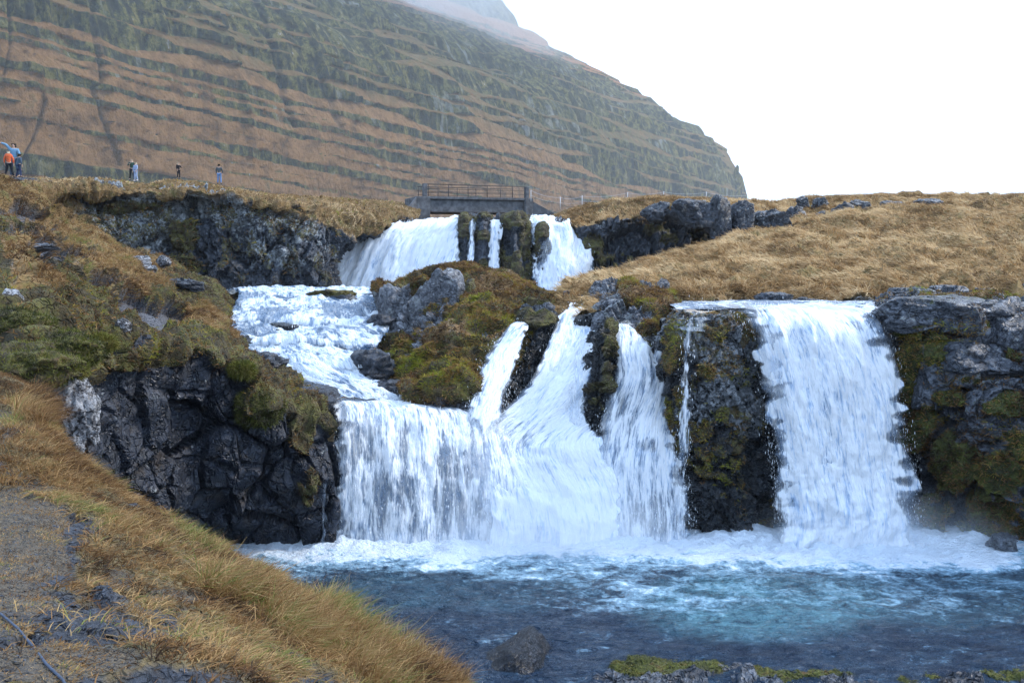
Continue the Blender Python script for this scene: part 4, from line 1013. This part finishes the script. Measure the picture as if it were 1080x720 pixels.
# right ledge blocks
rk(1068, 345, 27.2, 66, 54, 271, M_RIGHT, 'big smooth grey block at the top right edge of the cliff', lich=.15, sharp=5, amp=.25)
rk(985, 332, 27.6, 110, 34, 272, M_RIGHT, 'long flat grey slab beside the lip of the wide fall', lich=.2, sharp=5, amp=.3, dep=.6, moss=.4)
rk(1030, 352, 27.2, 44, 40, 278, M_RIGHT, 'mossy block between the long slab and the smooth block', lich=.2, moss=1, sharp=4)
rk(960, 312, 32, 40, 14, 273, M_RIGHT, 'small grey block in the grass behind the long slab', lich=.3, sharp=4)
rk(994, 311, 32, 36, 16, 274, M_RIGHT, 'dark square block in the grass behind the long slab', lich=.1, sharp=5)
rk(1030, 382, 26.8, 74, 40, 275, M_RIGHT, 'large sloping grey block in the middle of the right cliff', lich=.15, sharp=4, amp=.3)
rk(1058, 572, 25.4, 26, 18, 276, M_RIGHT, 'pale stone at the waterline under the right cliff', lich=.3)
rk(985, 404, 26.9, 40, 44, 277, M_RIGHT, 'angular grey block leaning under the sloping block', lich=.2, sharp=4)
# near shore stones
for i, (x, y, w, h) in enumerate(((655,703,20,9),(915,712,30,12),(1000,713,40,9),(836,708,26,9))):
    rk(x, y, 18.2, w, h, 281 + i, M_BOULD, ['small dark stone at the left tip of the mossy shore','dark rounded stone between moss patches on the near shore','pale flat stone near the right end of the near shore','low grey stone in the middle of the near shore'][i], lich=.4, name='stone', cat='stone')

# ================================================================ helpers for built things
def boxm(name, pts8, mat, parent, bev=0):
    """pts8: 4 bottom points then the 4 above them"""
    f = np.array([[3,2,1,0],[4,5,6,7],[0,1,5,4],[1,2,6,5],[2,3,7,6],[3,0,4,7]])
    o = mkmesh(name, np.array(pts8), f, mat, parent, smooth=False)
    if bev:
        b = o.modifiers.new('b', 'BEVEL'); b.width = bev; b.segments = 2
    return o
def tube(name, pts, r, mat, parent, n=8):
    pts = np.array(pts, float); V = []
    for i, p in enumerate(pts):
        t = pts[min(i + 1, len(pts) - 1)] - pts[max(i - 1, 0)]; t /= np.linalg.norm(t)
        a_ = np.cross(t, [0, 0, 1.]) if abs(t[2]) < .9 else np.cross(t, [1., 0, 0]); a_ /= np.linalg.norm(a_); b_ = np.cross(t, a_)
        rr_ = r[i] if isinstance(r, (list, tuple)) else r
        for k in range(n):
            w = 2 * math.pi * k / n; V.append(p + (a_ * math.cos(w) + b_ * math.sin(w)) * rr_)
    m = len(pts)
    Q = np.array([(i * n + k, i * n + (k + 1) % n, (i + 1) * n + (k + 1) % n, (i + 1) * n + k) for i in range(m - 1) for k in range(n)])
    c = [np.array([list(range(n))[::-1]]), np.array([[(m - 1) * n + k for k in range(n)]])]
    return mkmesh(name, np.array(V), [Q] + c, mat, parent)

# ================================================================ footbridge
def bridge():
    L0 = np.array(P(452, 207, 72.)); R0 = np.array(P(553, 209, 76.))       # deck top corners (near side)
    ax = R0 - L0; ax[2] = 0; Ln = np.linalg.norm(ax); ax /= Ln
    bk = np.array([-ax[1], ax[0], 0.]); wd = 2.4
    root = empty('footbridge', tuple(L0)); tag(root, 'grey concrete footbridge with metal railings above the top waterfall', 'bridge')
    def q(s, t, z): return L0 + ax * s + bk * t + np.array([0, 0, z]) - L0
    zr = R0[2] - L0[2]
    def bx(nm, s0, s1, t0, t1, z0, z1, mat=M_CONC, bev=.02, par=root):
        k0, k1 = s0 / Ln * zr, s1 / Ln * zr
        return boxm(nm, [q(s0,t0,z0+k0), q(s1,t0,z0+k1), q(s1,t1,z0+k1), q(s0,t1,z0+k0), q(s0,t0,z1+k0), q(s1,t0,z1+k1), q(s1,t1,z1+k1), q(s0,t1,z1+k0)], mat, par, bev)
    bx('deck', -.1, Ln + .1, -.12, wd + .12, -.22, 0)
    bx('girder', .05, Ln - .05, .10, .42, -1.25, -.224)
    bx('girder', .05, Ln - .05, wd - .42, wd - .10, -1.25, -.224)
    bx('girder_flange', .05, Ln - .05, .02, .50, -1.33, -1.254, M_RAIL)
    bx('girder_flange', .05, Ln - .05, wd - .5, wd - .02, -1.33, -1.254, M_RAIL)
    # abutments with sloping wing walls
    for s0, s1, sg in ((-1.15, .03, -1), (Ln - .03, Ln + .75, 1)):
        bx('abutment', s0, s1, -.3, wd + .3, -3.4 if sg < 0 else -2.0, -.03, bev=.04)
        a0 = s0 if sg < 0 else s1
        o = a0 + sg * (1.9 if sg < 0 else 2.0)
        zt, zb = (-.1, -3.2) if sg < 0 else (-.1, -2.2)
        w = [q(a0,-.28,zb), q(o,-.9,zb), q(o,-.6,zb), q(a0,0,zb), q(a0,-.28,zt), q(o,-.9,zb+1.0), q(o,-.6,zb+1.0), q(a0,0,zt)]
        if sg < 0: w = [w[1], w[0], w[3], w[2], w[5], w[4], w[7], w[6]]
        boxm('wing_wall', w, M_CONC, root, .03)
    bx('end_pillar', -.5, -.12, -.12, .2, 0, 1.05, bev=.03)
    bx('end_pillar', Ln + .12, Ln + .42, -.12, .2, 0, 1.0, bev=.03)
    for t in (0, wd):
        rl = tube('railing', [q(-.1, t, 1.0), q(Ln + .1, t, 1.0 + zr)], .032, M_RAIL, root)
        tube('middle_rail', [q(-.1, t, .62), q(Ln + .1, t, .62 + zr)], .02, M_RAIL, rl)
        tube('lower_rail', [q(-.1, t, .3), q(Ln + .1, t, .3 + zr)], .02, M_RAIL, rl)
        for s in (0, Ln * .2, Ln * .4, Ln * .6, Ln * .87, Ln):
            tube('railing_post', [q(s, t, 0), q(s, t, 1.0 + zr * s / Ln)], .03, M_RAIL, rl)
bridge()
def fence():
    root = empty('rope_fence', P(591, 213, 72)); tag(root, 'low fence of thin posts and pale rope beyond the bridge', 'fence')
    inv = np.array(root.location)
    # follows the brow to the right
    tops = [(560,201,75),(591,208.5,72),(614,207,71),(662,203.5,71),(700,202.5,71.5),(745,203,72),(790,206,73)]
    pt = [np.array(P(*t)) for t in tops]
    for i, p in enumerate(pt):
        tube('post', [p + [0, 0, -.95], p + [0, 0, .05]], [.028, .028], M_POST, root)
    r = []
    for i in range(len(pt) - 1):
        for k in range(9):
            t = k / 9; p = pt[i] * (1 - t) + pt[i + 1] * t; p = p - np.array([0, 0, .16 * 4 * t * (1 - t)]); r.append(p)
    r.append(pt[-1]); tube('rope', r, .011, M_ROPE, root, 6)
    r2 = [p - np.array([0, 0, .4]) for p in r]; tube('rope', r2, .008, M_ROPE, root, 6)
    for c in root.children: c.location = tuple(-inv)
fence()
# rope lying on the track, lower left corner
tp = [Z(-30, 630, 0)] * 0
def drape(pix, d):
    return [np.array(P(x, y, dd)) for (x, y), dd in zip(pix, d)]

# ================================================================ people
def cloth(nm, col, sc=18): return mat_plain(nm, col, .85, sc, .3, .004, .2)
M_CL = dict(orange=cloth('orange_cloth', (.62, .13, .05)), blue=cloth('light_blue_cloth', (.14, .27, .40)), slate=cloth('slate_cloth', (.055, .085, .12)), black=cloth('black_cloth', (.012, .013, .018)), navy=cloth('navy_cloth', (.02, .03, .07)),
    green=cloth('green_cloth', (.025, .06, .045)), white=cloth('white_cloth', (.62, .64, .68)), pale=cloth('pale_blue_cloth', (.28, .36, .52)), grey=cloth('grey_cloth', (.07, .09, .10)), jeans=cloth('denim_cloth', (.13, .24, .45)), hair=cloth('dark_hair', (.02, .014, .01)), fair=cloth('fair_hair', (.45, .38, .28)), tan=cloth('tan_cloth', (.25, .2, .13)))

def skin(name, J, E, mat, parent, sub=1, root='pelvis'):
    """J: joint -> (x, y, z, r); one continuous skinned surface"""
    ks = list(J); me = bpy.data.meshes.new(name)
    me.from_pydata([J[k][:3] for k in ks], [(ks.index(a), ks.index(b)) for a, b in E], [])
    o = bpy.data.objects.new(name, me); COL.objects.link(o)
    m = o.modifiers.new('s', 'SKIN'); m.use_smooth_shade = True
    sv = me.skin_vertices[0].data
    for i, k in enumerate(ks):
        r = J[k][3]; sv[i].radius = (r, r * (J[k][4] if len(J[k]) > 4 else 1)); sv[i].use_root = (k == root)
    s = o.modifiers.new('u', 'SUBSURF'); s.levels = s.render_levels = sub
    dg = bpy.context.evaluated_depsgraph_get(); ev = o.evaluated_get(dg)
    nm = bpy.data.meshes.new_from_object(ev); nm.name = name
    o.modifiers.clear(); o.data = nm; bpy.data.meshes.remove(me)
    nm.materials.clear(); nm.materials.append(mat)
    o.parent = parent; return o

def person(loc, H, rz, top, bottom, shoe, hair, label, armL=None, armR=None, step=.12, longcoat=False, hood=False, bag=None, lean=0.0):
    k = H / 1.75
    J = dict(pelvis=(0,0,.93,.13,.8), waist=(0,-lean*.2,1.08,.12,.8), chest=(0,-lean*.6,1.28,.15,.75), neckb=(0,-lean*.9,1.45,.085), neck=(0,-lean-.01,1.52,.055), head=(0,-lean-.02,1.63,.093,1.12), crown=(0,-lean-.01,1.71,.075))
    armL = armL or [(.27,-.03,1.18),(.27,-.10,.95),(.26,-.13,.87)]
    armR = armR or [(-.27,-.03,1.18),(-.27,-.10,.95),(-.26,-.13,.87)]
    E = [('pelvis','waist'),('waist','chest'),('chest','neckb'),('neckb','neck'),('neck','head'),('head','crown')]
    for s, sg, arm in (('l', 1, armL), ('r', -1, armR)):
        J['sh'+s] = (.18*sg, -lean*.8, 1.42, .062); J['el'+s] = (*arm[0], .047); J['wr'+s] = (*arm[1], .032); J['pa'+s] = (*arm[2], .038, .6)
        E += [('neckb','sh'+s),('sh'+s,'el'+s),('el'+s,'wr'+s),('wr'+s,'pa'+s)]
        w = np.array(arm[1]); p = np.array(arm[2]); dr = (p - w) / max(np.linalg.norm(p - w), 1e-6)
        sd = np.array([0, 1., 0]) if abs(dr[1]) < .8 else np.array([1., 0, 0])
        for i, (o_, l_) in enumerate(((-.03,.075),(-.01,.088),(.01,.082),(.03,.066))):
            q1 = p + sd * o_ + dr * .045; q2 = p + sd * o_ * 1.15 + dr * (.045 + l_) + np.array([-.012 * sg, 0, 0])
            J['f%s%d' % (s, i)] = (*q1, .0095); J['g%s%d' % (s, i)] = (*q2, .008); E += [('pa'+s, 'f%s%d' % (s, i)), ('f%s%d' % (s, i), 'g%s%d' % (s, i))]
        q1 = w * .6 + p * .4 - sd * .05; J['t'+s] = (*(q1 + dr * .02), .011); J['u'+s] = (*(q1 + dr * .06 - sd * .012), .009); E += [('wr'+s,'t'+s),('t'+s,'u'+s)]
        st = step * sg
        J['hip'+s] = (.095*sg, 0, .88, .098); J['kn'+s] = (.10*sg + st*.35, -.03, .49, .062); J['an'+s] = (.105*sg + st, .02, .09, .042); J['to'+s] = (.12*sg + st*1.1, -.15, .035, .035)
        E += [('pelvis','hip'+s),('hip'+s,'kn'+s),('kn'+s,'an'+s),('an'+s,'to'+s)]
    J['nose'] = (0, -lean - .125, 1.625, .016); J['noser'] = (0, -lean - .09, 1.635, .03); E += [('head', 'noser'), ('noser', 'nose')]
    J = {a: tuple(c * k for c in b[:4]) + tuple(b[4:]) for a, b in J.items()}
    body = skin('person', J, E, M_SKIN, None, 1); body.location = loc; body.rotation_euler = (0, 0, rz); tag(body, label, 'person', None)
    g = lambda ks, dr: {a: (*J[a][:3], J[a][3] + dr * k, *J[a][4:]) for a in ks}
    up = ['pelvis','waist','chest','neckb','shl','ell','wrl','shr','elr','wrr']
    JJ = g(up, .025)
    for w_ in ('wrl','wrr'): JJ[w_] = (*J[w_][:3], .045 * k)
    JE = [e for e in E if e[0] in up and e[1] in up]
    if longcoat:
        JJ['hem'] = (0, .01 * k, .62 * k, .20 * k, .8); JE.append(('pelvis', 'hem'))
    if hood:
        JJ['hood'] = (0, (-lean + .045) * k, 1.64 * k, .12 * k); JE.append(('neckb', 'hood'))
    skin('jacket', JJ, JE, M_CL[top], body, 1)
    lo = ['pelvis','hipl','knl','anl','hipr','knr','anr']
    JJ = g(lo, .018); JJ['pelvis'] = (*J['pelvis'][:3], .135 * k, .8)
    skin('trousers', JJ, [e for e in E if e[0] in lo and e[1] in lo], M_CL[bottom], body, 1)
    for s in 'lr':
        a, t = J['an' + s], J['to' + s]
        skin('shoe', dict(a=(a[0], a[1], .085 * k, .055 * k), b=(a[0], a[1] + .02, .045 * k, .05 * k), c=(t[0], t[1], .04 * k, .045 * k, .9)), [('a','b'),('b','c')], M_CL[shoe], body, 1, 'a')
    hd = J['head']
    skin('hair', dict(a=(hd[0], hd[1] + .03 * k, hd[2] + .0, .095 * k), b=(hd[0], hd[1] + .02 * k, hd[2] + .075 * k, .092 * k), c=(hd[0], hd[1] + .055 * k, hd[2] - .06 * k, .07 * k)), [('c','a'),('a','b')], M_CL[hair], body, 1, 'a')
    if bag:
        skin('backpack', dict(a=(0, .2 * k, 1.4 * k, .11 * k), b=(0, .22 * k, 1.1 * k, .14 * k, .8)), [('a','b')], M_CL[bag], body, 1, 'a')
    return body
# group at the left edge, about 48 m away
person(P(10, 187, 47.6), 1.42, math.radians(205), 'orange', 'black', 'black', 'fair', 'person in an orange jacket and black trousers walking at the left edge', step=.16, hood=True)
person(P(16, 187, 48.4), 1.88, math.radians(8), 'blue', 'slate', 'black', 'hair', 'person in a light blue top raising one arm overhead', armR=[(-.34,-.08,1.66),(-.58,-.14,1.74),(-.68,-.16,1.76)], step=.1)
person(P(20, 187.5, 47.0), 1.30, math.radians(150), 'slate', 'navy', 'black', 'hair', 'person in a slate grey coat leaning forward beside the orange jacket', armL=[(.30,-.14,1.0),(.34,-.30,.8),(.35,-.36,.73)], step=.2, longcoat=True, lean=.12)
person(P(139.5, 190, 74), 1.78, math.radians(20), 'green', 'black', 'black', 'fair', 'person in a dark green jacket on the clifftop path', step=.08, armR=[(-.29,-.12,1.2),(-.18,-.30,1.28),(-.12,-.36,1.32)])
person(P(143.5, 190.8, 73.5), 1.58, math.radians(-30), 'pale', 'pale', 'white', 'fair', 'person in pale blue clothes and white shoes beside the green jacket', step=.1)
person(P(188.5, 188.5, 76), 1.42, math.radians(60), 'black', 'black', 'black', 'fair', 'person all in black with pale hair alone above the cliff', armL=[(.26,-.16,1.2),(.16,-.34,1.22),(.12,-.42,1.24)], step=.05)
person(P(231.5, 194, 76), 1.72, math.radians(180), 'grey', 'jeans', 'black', 'hair', 'person in a grey jacket and blue jeans seen from behind', step=.05)
# dark stone platform under the left group
rock(P(6, 191.5, 47.4), (2.4, 1.6, .22), 291, M_BOULD, 'dark flat rock under the three people at the left', sharp=6, amp=.2)
# grey blocks forming the steep left face of the central outcrop
rk(417, 350, 38.0, 46, 78, 301, M_MID, 'lower grey block at the left end of the central outcrop', lich=.3, sharp=7, amp=.3, dep=.9, rot=.2)
rk(461, 346, 36.4, 54, 98, 302, M_MID, 'tall grey block with flat top in the central outcrop', lich=.35, sharp=7, amp=.3, dep=.8, rot=-.1)
rk(487, 334, 36.4, 34, 60, 303, M_MID, 'half buried grey block under the grassy top of the central outcrop', lich=.3, sharp=6, amp=.3, moss=.6)

for i, (x, y, d, w, h, l) in enumerate(((300,346,37.0,30,9,'half drowned dark rock in the upper steps of the rapid'),(352,372,33.2,26,9,'dark rock tip breaking the white water at mid rapid'),(262,362,34.2,30,16,'black rock at the left margin of the rapid beside the heather'),(396,414,30.0,36,12,'flat black rock under the boulder at the right of the rapid'),(508,437,29.0,26,9,'black stone at the foot of the mossy outcrop beside the slim stream'))):
    rk(x, y, d, w, h, 310 + i, M_DARKB, l, name='boulder', cat='boulder', dep=1.0)

for i, (x, y, d, w, h, mt, l) in enumerate(((40,292,23.5,56,16,0,'broad dark ledge high on the left shore under the upper path'),(86,312,24.5,40,12,0,'dark ledge stepping down between the two left paths'),(128,300,30,34,10,0,'narrow dark ledge above the lower left path'),(172,356,24.5,60,10,0,'flat dark ledge along the brink of the left cliff'),(196,300,37,30,12,0,'dark ledge under the big heather hummock by the rapid'),(28,262,27,50,10,0,'long low ledge at the frame edge below the clifftop path'),(150,283,35.5,18,10,1,'pale speckled ledge stone below the upper cliff'),(100,283,30.5,12,9,1,'small pale stone in the straw grass of the left shore'))):
    rk(x, y, d, w, h, 330 + i, M_LICH if mt else M_BOULD, l, cat='rock', dep=1.1, sharp=5, lich=.6 if mt else .2, rot=.2 * i)
# ================================================================ vegetation
def W(key, expr):
    G2, at, n = SURF[key]; return G2, expr(at, n)
G2, at, n = SURF['foreground_bank']
px, py = proj(G2)
vis = (px > -380) & (px < 620) & (py < 800) & (py > 380)
w = (at['grass'] * .9 + .10 * (1 - at['path'])) * vis
blades('bank_grass', G2, w, 230000, .10, .006, M_STRAW, lean=(.25, -.3), seed=5, up=.30, jit=.75, droop=.9, clump=1.9, label='straw coloured tangled grass covering the near bank', tint=-.1)
edge = vis * (blobs(G2, [(90,500,120,16,1),(190,562,90,20,1),(300,620,80,22,1),(400,680,90,34,1),(470,715,60,30,1),(20,470,50,30,1)], 14, 9))
blades('rim_grass', G2, edge, 34000, .145, .006, M_STRAW, lean=(.3, -.05), seed=6, up=.65, jit=.5, droop=.7, clump=1.1, label='taller pale grass along the rim of the near bank', tint=.06)
tuft = vis * blobs(G2, [(330,655,60,22,1),(405,690,50,34,1),(250,620,40,14,.8),(455,712,40,20,1),(60,430,50,20,1)], 8, 19)
blades('tussock_grass', G2, tuft, 15000, .30, .007, M_STRAW, lean=(.2, 0), seed=7, up=.85, jit=.38, droop=.9, clump=.9, label='arching tussocks of orange straw grass at the bank edge', tint=-.06)
blades('track_grass', G2, vis * at['path'] * (px > -150), 150000, .035, .006, M_STRAW, lean=(.1, 0), seed=8, up=.30, jit=.8, clump=2.4, label='short flattened grass growing on the gravel track', tint=-.14)
G2, at, n = SURF['left_cliff']
blades('heather', G2, np.clip(at['moss'], 0, 1) * (at['grass'] < .4), 130000, .11, .02, M_FUZZ, seed=11, up=.4, jit=.55, clump=.9, label='brown and green heather cushions on the left shore', tint=-.14)
blades('shore_grass', G2, at['grass'], 60000, .20, .018, M_STRAW, lean=(.2, -.1), seed=12, up=.5, jit=.5, clump=.7, label='straw grass between the hummocks of the left shore', tint=-.08)
G2, at, n = SURF['upper_left_cliff']
blades('clifftop_grass', G2, at['grass'] * (G2[..., 1] < 74), 70000, .17, .035, M_HILLB, lean=(.3, 0), seed=13, up=.8, jit=.35, clump=.35, label='brown grass on top of the upper left cliff', tint=-.1)
blades('cliff_heather', G2, at['moss'], 22000, .25, .06, M_FUZZ, seed=14, up=.4, jit=.5, clump=.4, label='heather patches hanging on the upper left cliff')
G2, at, n = SURF['mossy_outcrop']
blades('outcrop_heather', G2, np.clip(at['moss'] + at['grass'], 0, 1), 90000, .15, .026, M_FUZZ, seed=15, up=.35, jit=.55, clump=.8, label='brown heather and moss clothing the central outcrop', tint=.0)
G2, at, n = SURF['rock_knob73']
blades('knob_heather', G2, np.clip(at['moss'] + at['grass'], 0, 1), 16000, .14, .024, M_FUZZ, seed=16, up=.4, jit=.55, label='brown heather on the rock beside the river chute', tint=-.05)
G2, at, n = SURF['rock_column74']
blades('column_moss', G2, at['moss'], 16000, .10, .024, M_FUZZ, seed=17, up=.1, jit=.6, label='hanging moss and ferns on the tall rock column', tint=.05)
G2, at, n = SURF['right_cliff']
blades('cliff_moss', G2, np.clip(at['moss'] + at['grass'], 0, 1), 80000, .13, .024, M_FUZZ, seed=18, up=.15, jit=.6, clump=1.0, label='rusty moss and grass hanging on the right cliff', tint=-.02)
G2, at, n = SURF['grass_slope']
px, py = proj(G2)
blades('hill_grass', G2, at['grass'] * (G2[..., 1] < 80) * (px < 1180), 230000, .36, .028, M_HILLB, lean=(-.7, -.15), seed=19, up=.5, jit=.32, droop=.8, clump=.38, label='windswept tawny grass across the right hillside', clumpw=True)
bank = at['grass'] * blobs(G2, [(800,308,130,9,1),(900,312,40,8,1),(660,304,60,6,1),(1000,312,80,4,.7)], 6, 3)
blades('bank_tussocks', G2, bank, 26000, .5, .03, M_HILLB, lean=(-.2, -.4), seed=20, up=.6, jit=.4, droop=1.2, clump=.5, label='brown tussocks drooping over the river bank', tint=-.22)
G2, at, n = SURF['upper_right_cliff']
blades('brow_grass', G2, at['grass'] * (G2[..., 1] < 74), 60000, .22, .035, M_HILLB, lean=(-.4, -.1), seed=21, up=.6, jit=.35, clump=.35, label='grass on the brow above the upper right cliff', tint=-.1)
G2, at, n = SURF['near_shore']
blades('shore_moss', G2, at['moss'], 22000, .05, .012, M_MOSSB, lean=(.1, -.1), seed=22, up=.5, jit=.5, clump=1.5, label='yellow green moss on the near shore stones', tint=.22)

# green moss cushions on the left
V0, F0 = ICO[5]
for i, (x, y, d, w, h, l) in enumerate(((30,388,14.3,86,44,'largest bright green moss cushion at the left edge'),(68,370,15.0,60,34,'dark green moss cushion above the lichened rock'),(70,392,14.6,34,22,'lime topped moss cushion touching the lichened rock'),(256,390,24.2,20,12,'small yellow green moss cushion at the cliff corner'),(272,430,24.6,44,32,'round brown green moss ball hanging on the dark cliff'),(20,345,15.2,60,30,'dark green moss cushion under the flecked rock'),(105,362,18.6,26,14,'lime green moss tuft at the top of the dark cliff'))):
    w_ = w * d / F / 2; h_ = h * d / F / 2
    dd = lump(V0[:, None, :] * 1.1 + i * 9.1, 300 + i)[:, 0] * 1.2
    V = (V0 * (1 + dd[:, None])) * np.array([w_, w_ * .8, h_])
    o = mkmesh('moss_cushion', V, F0, M_LEFT, None, dict(moss=np.ones(len(V)), grass=np.zeros(len(V)), lich=np.zeros(len(V)), path=np.zeros(len(V))))
    o.location = P(x, y, d); tag(o, l, 'moss cushion', 'moss cushions on the left shore')
    # short moss leaves on the cushion
    r = np.random.default_rng(i); k = 7000; idx = r.integers(0, len(F0), k); t = r.dirichlet((1, 1, 1), k)
    tri = V[F0[idx]]; p = (tri * t[:, :, None]).sum(axis=1); nn = np.cross(tri[:, 1] - tri[:, 0], tri[:, 2] - tri[:, 0]); nn /= np.linalg.norm(nn, axis=1, keepdims=True)
    dr = nn + r.normal(0, .5, (k, 3)); sdv = np.cross(dr, r.normal(0, 1, (k, 3))); sdv /= np.linalg.norm(sdv, axis=1, keepdims=True)
    L_ = .05 * (.5 + r.random((k, 1))) * d / 15; wv_ = .006 * d / 15
    VV = np.stack([p - sdv * wv_, p + sdv * wv_, p + dr * L_], axis=1).reshape(-1, 3)
    tn = np.clip(.45 + .3 * nn[:, 2] + r.normal(0, .15, k) - (.15 if i in (4, 5) else 0), 0, 1)
    tn = np.clip(.5 + .5 * fbm((p * 4)[:, None, :], 2, i)[:, 0] + r.normal(0, .15, k) + (.15 if i in (0, 2, 3, 6) else -.1), 0, 1)
    q_ = mkmesh('leaves', VV, np.arange(3 * k).reshape(-1, 3), M_MOSSB, o, {'tint': np.repeat(tn, 3)}); q_['kind'] = 'stuff'

# gravel on the track
G2, at, n = SURF['foreground_bank']
px, py = proj(G2)
sm = surf_sample(G2, at['path'] * ((px > -60) & (px < 500) & (py < 800)) + .03 * ((px > -60) & (px < 400)), 8000, 61)
tag(spray('gravel', sm[0], .009, None, 62, .6, M_BOULD), 'small dark stones strewn over the near track', 'gravel', kind='stuff')
G2, at, n = SURF['left_cliff']
sm = surf_sample(G2, at['path'], 5000, 63)
tag(spray('gravel', sm[0], .03, None, 64, .5, M_BOULD), 'loose dark stones on the path along the left shore', 'gravel', kind='stuff')
# rope on the near track
G2, at, n = SURF['foreground_bank']
def onbank(x, y):
    px, py = proj(G2); k = np.argmin((px - x) ** 2 + (py - y) ** 2 + 1e6 * (G2[..., 1] > 9)); return G2.reshape(-1, 3)[k] + np.array([0, 0, .012])
tag(tube('rope', [onbank(x, y) for x, y in ((-60,600),(-25,628),(0,648),(18,664),(34,684),(50,702),(64,722),(80,744))], .006, mat_plain('dark_rope', (.05, .07, .11), .8, 30), None, 8), 'thin dark rope lying across the bottom left corner', 'rope')

# ================================================================ air
def hazebox():
    x0, x1, y0, y1, z0, z1 = -1600, 1600, -60, 2600, -5, 760
    m = bpy.data.materials.new('haze'); t = NT(m)
    v = t.n('ShaderNodeVolumePrincipled'); v.inputs['Density'].default_value = HAZE; v.inputs['Color'].default_value = (.84, .94, 1, 1); v.inputs['Anisotropy'].default_value = .2
    t.out(None, v.outputs[0])
    o = boxm('haze', [(x0,y0,z0),(x1,y0,z0),(x1,y1,z0),(x0,y1,z0),(x0,y0,z1),(x1,y0,z1),(x1,y1,z1),(x0,y1,z1)], m, None)
    tag(o, 'thin bluish haze in front of the mountain', 'haze', kind='stuff')
HAZE = .00012
hazebox()
def mist(name, c, s, dens, label, pw=1.5, scale=.5, col=(.86, .93, 1)):
    m = bpy.data.materials.new(name + '_air'); t = NT(m)
    tc = t.n('ShaderNodeTexCoord').outputs['Object']
    ln = t.n('ShaderNodeVectorMath', operation='LENGTH'); t.l(tc, ln.inputs[0])
    g = t.m('POWER', t.m('SUBTRACT', 1, ln.outputs['Value'], clamp=True), pw)
    nz = t.noise(tc, scale * 3, 3, .6)
    v = t.n('ShaderNodeVolumePrincipled'); v.inputs['Color'].default_value = (*col, 1)
    t.l(t.m('MULTIPLY', t.m('MULTIPLY', g, t.ss(nz, .3, .75)), dens), v.inputs['Density'])
    t.out(None, v.outputs[0])
    V, Fc = ICO[4]
    o = mkmesh(name, V, Fc, m, None); o.location = c; o.scale = s
    tag(o, label, 'mist', kind='stuff'); return o
mist('spray_mist', (10.8, 25.0, .4), (4.8, 1.6, 1.9), .8, 'spray drifting at the foot of the wide right fall')
mist('spray_mist', (1.2, 25.2, .5), (4.6, 1.5, 2.8), 1.5, 'spray hanging at the foot of the central cascade')
mist('summit_cloud', (-40, 1330, 545), (460, 360, 230), .010, 'veil of cloud touching the top of the mountain', 1.0, .6)

# ================================================================ sky, sun, camera
w = bpy.data.worlds.new('World'); S.world = w; t = NT(w)
SUN_EL, SUN_AZ = math.radians(40), math.radians(78)       # azimuth from +Y towards +X
sky = t.n('ShaderNodeTexSky', sky_type='NISHITA'); sky.sun_disc = False; sky.sun_elevation = SUN_EL; sky.sun_rotation = SUN_AZ
sky.air_density = 1.2; sky.dust_density = 2.0; sky.ozone_density = 2.0
b1 = t.n('ShaderNodeBackground'); b1.inputs[1].default_value = .12; t.l(sky.outputs[0], b1.inputs[0])
b2 = t.n('ShaderNodeBackground'); b2.inputs[0].default_value = (.63, .83, 1.15, 1)
gz = t.n('ShaderNodeTexCoord').outputs['Generated']
sp = t.n('ShaderNodeSeparateXYZ'); t.l(gz, sp.inputs[0])
t.l(t.m('ADD', 1.08, t.m('MULTIPLY', t.ss(sp.outputs['Z'], .15, .85), .85)), b2.inputs[1])
cn = t.noise(t.mapv(gz, (2, 2, 5)), 1.3, 5, .55)
fac = t.m('ADD', t.m('SUBTRACT', .98, t.m('MULTIPLY', t.ss(sp.outputs['Z'], .25, .9), .40)), t.m('MULTIPLY', t.m('MULTIPLY', t.m('SUBTRACT', cn, .5), .5), t.ss(sp.outputs['Z'], .2, .5)), clamp=True)
mx = t.n('ShaderNodeMixShader'); t.l(fac, mx.inputs[0]); t.l(b1.outputs[0], mx.inputs[1]); t.l(b2.outputs[0], mx.inputs[2])
o = t.n('ShaderNodeOutputWorld'); t.l(mx.outputs[0], o.inputs[0])
L = bpy.data.lights.new('sun', 'SUN'); L.energy = 2.4; L.angle = math.radians(10); L.color = (1, .91, .80)
lo = bpy.data.objects.new('sun', L); COL.objects.link(lo)
from mathutils import Vector
dv = Vector((math.sin(SUN_AZ) * math.cos(SUN_EL), math.cos(SUN_AZ) * math.cos(SUN_EL), math.sin(SUN_EL)))
lo.rotation_euler = dv.to_track_quat('Z', 'Y').to_euler(); lo.location = (0, 0, 60)
cd = bpy.data.cameras.new('camera'); cd.sensor_width = 36; cd.lens = 30; cd.clip_end = 12000; cd.clip_start = .1
co = bpy.data.objects.new('camera', cd); COL.objects.link(co); co.location = (0, 0, ZC); co.rotation_euler = (math.pi / 2 - PITCH, 0, 0)
S.camera = co
vs = S.view_settings; vs.view_transform = 'Standard'; vs.look = 'None'; vs.gamma = 1; vs.exposure = 0.9; vs.use_curve_mapping = False
c = S.cycles; c.use_denoising = True; c.max_bounces = 6; c.transparent_max_bounces = 16; c.volume_bounces = 2; c.volume_step_rate = 2; c.volume_max_steps = 64; c.use_adaptive_sampling = True; c.adaptive_threshold = .02
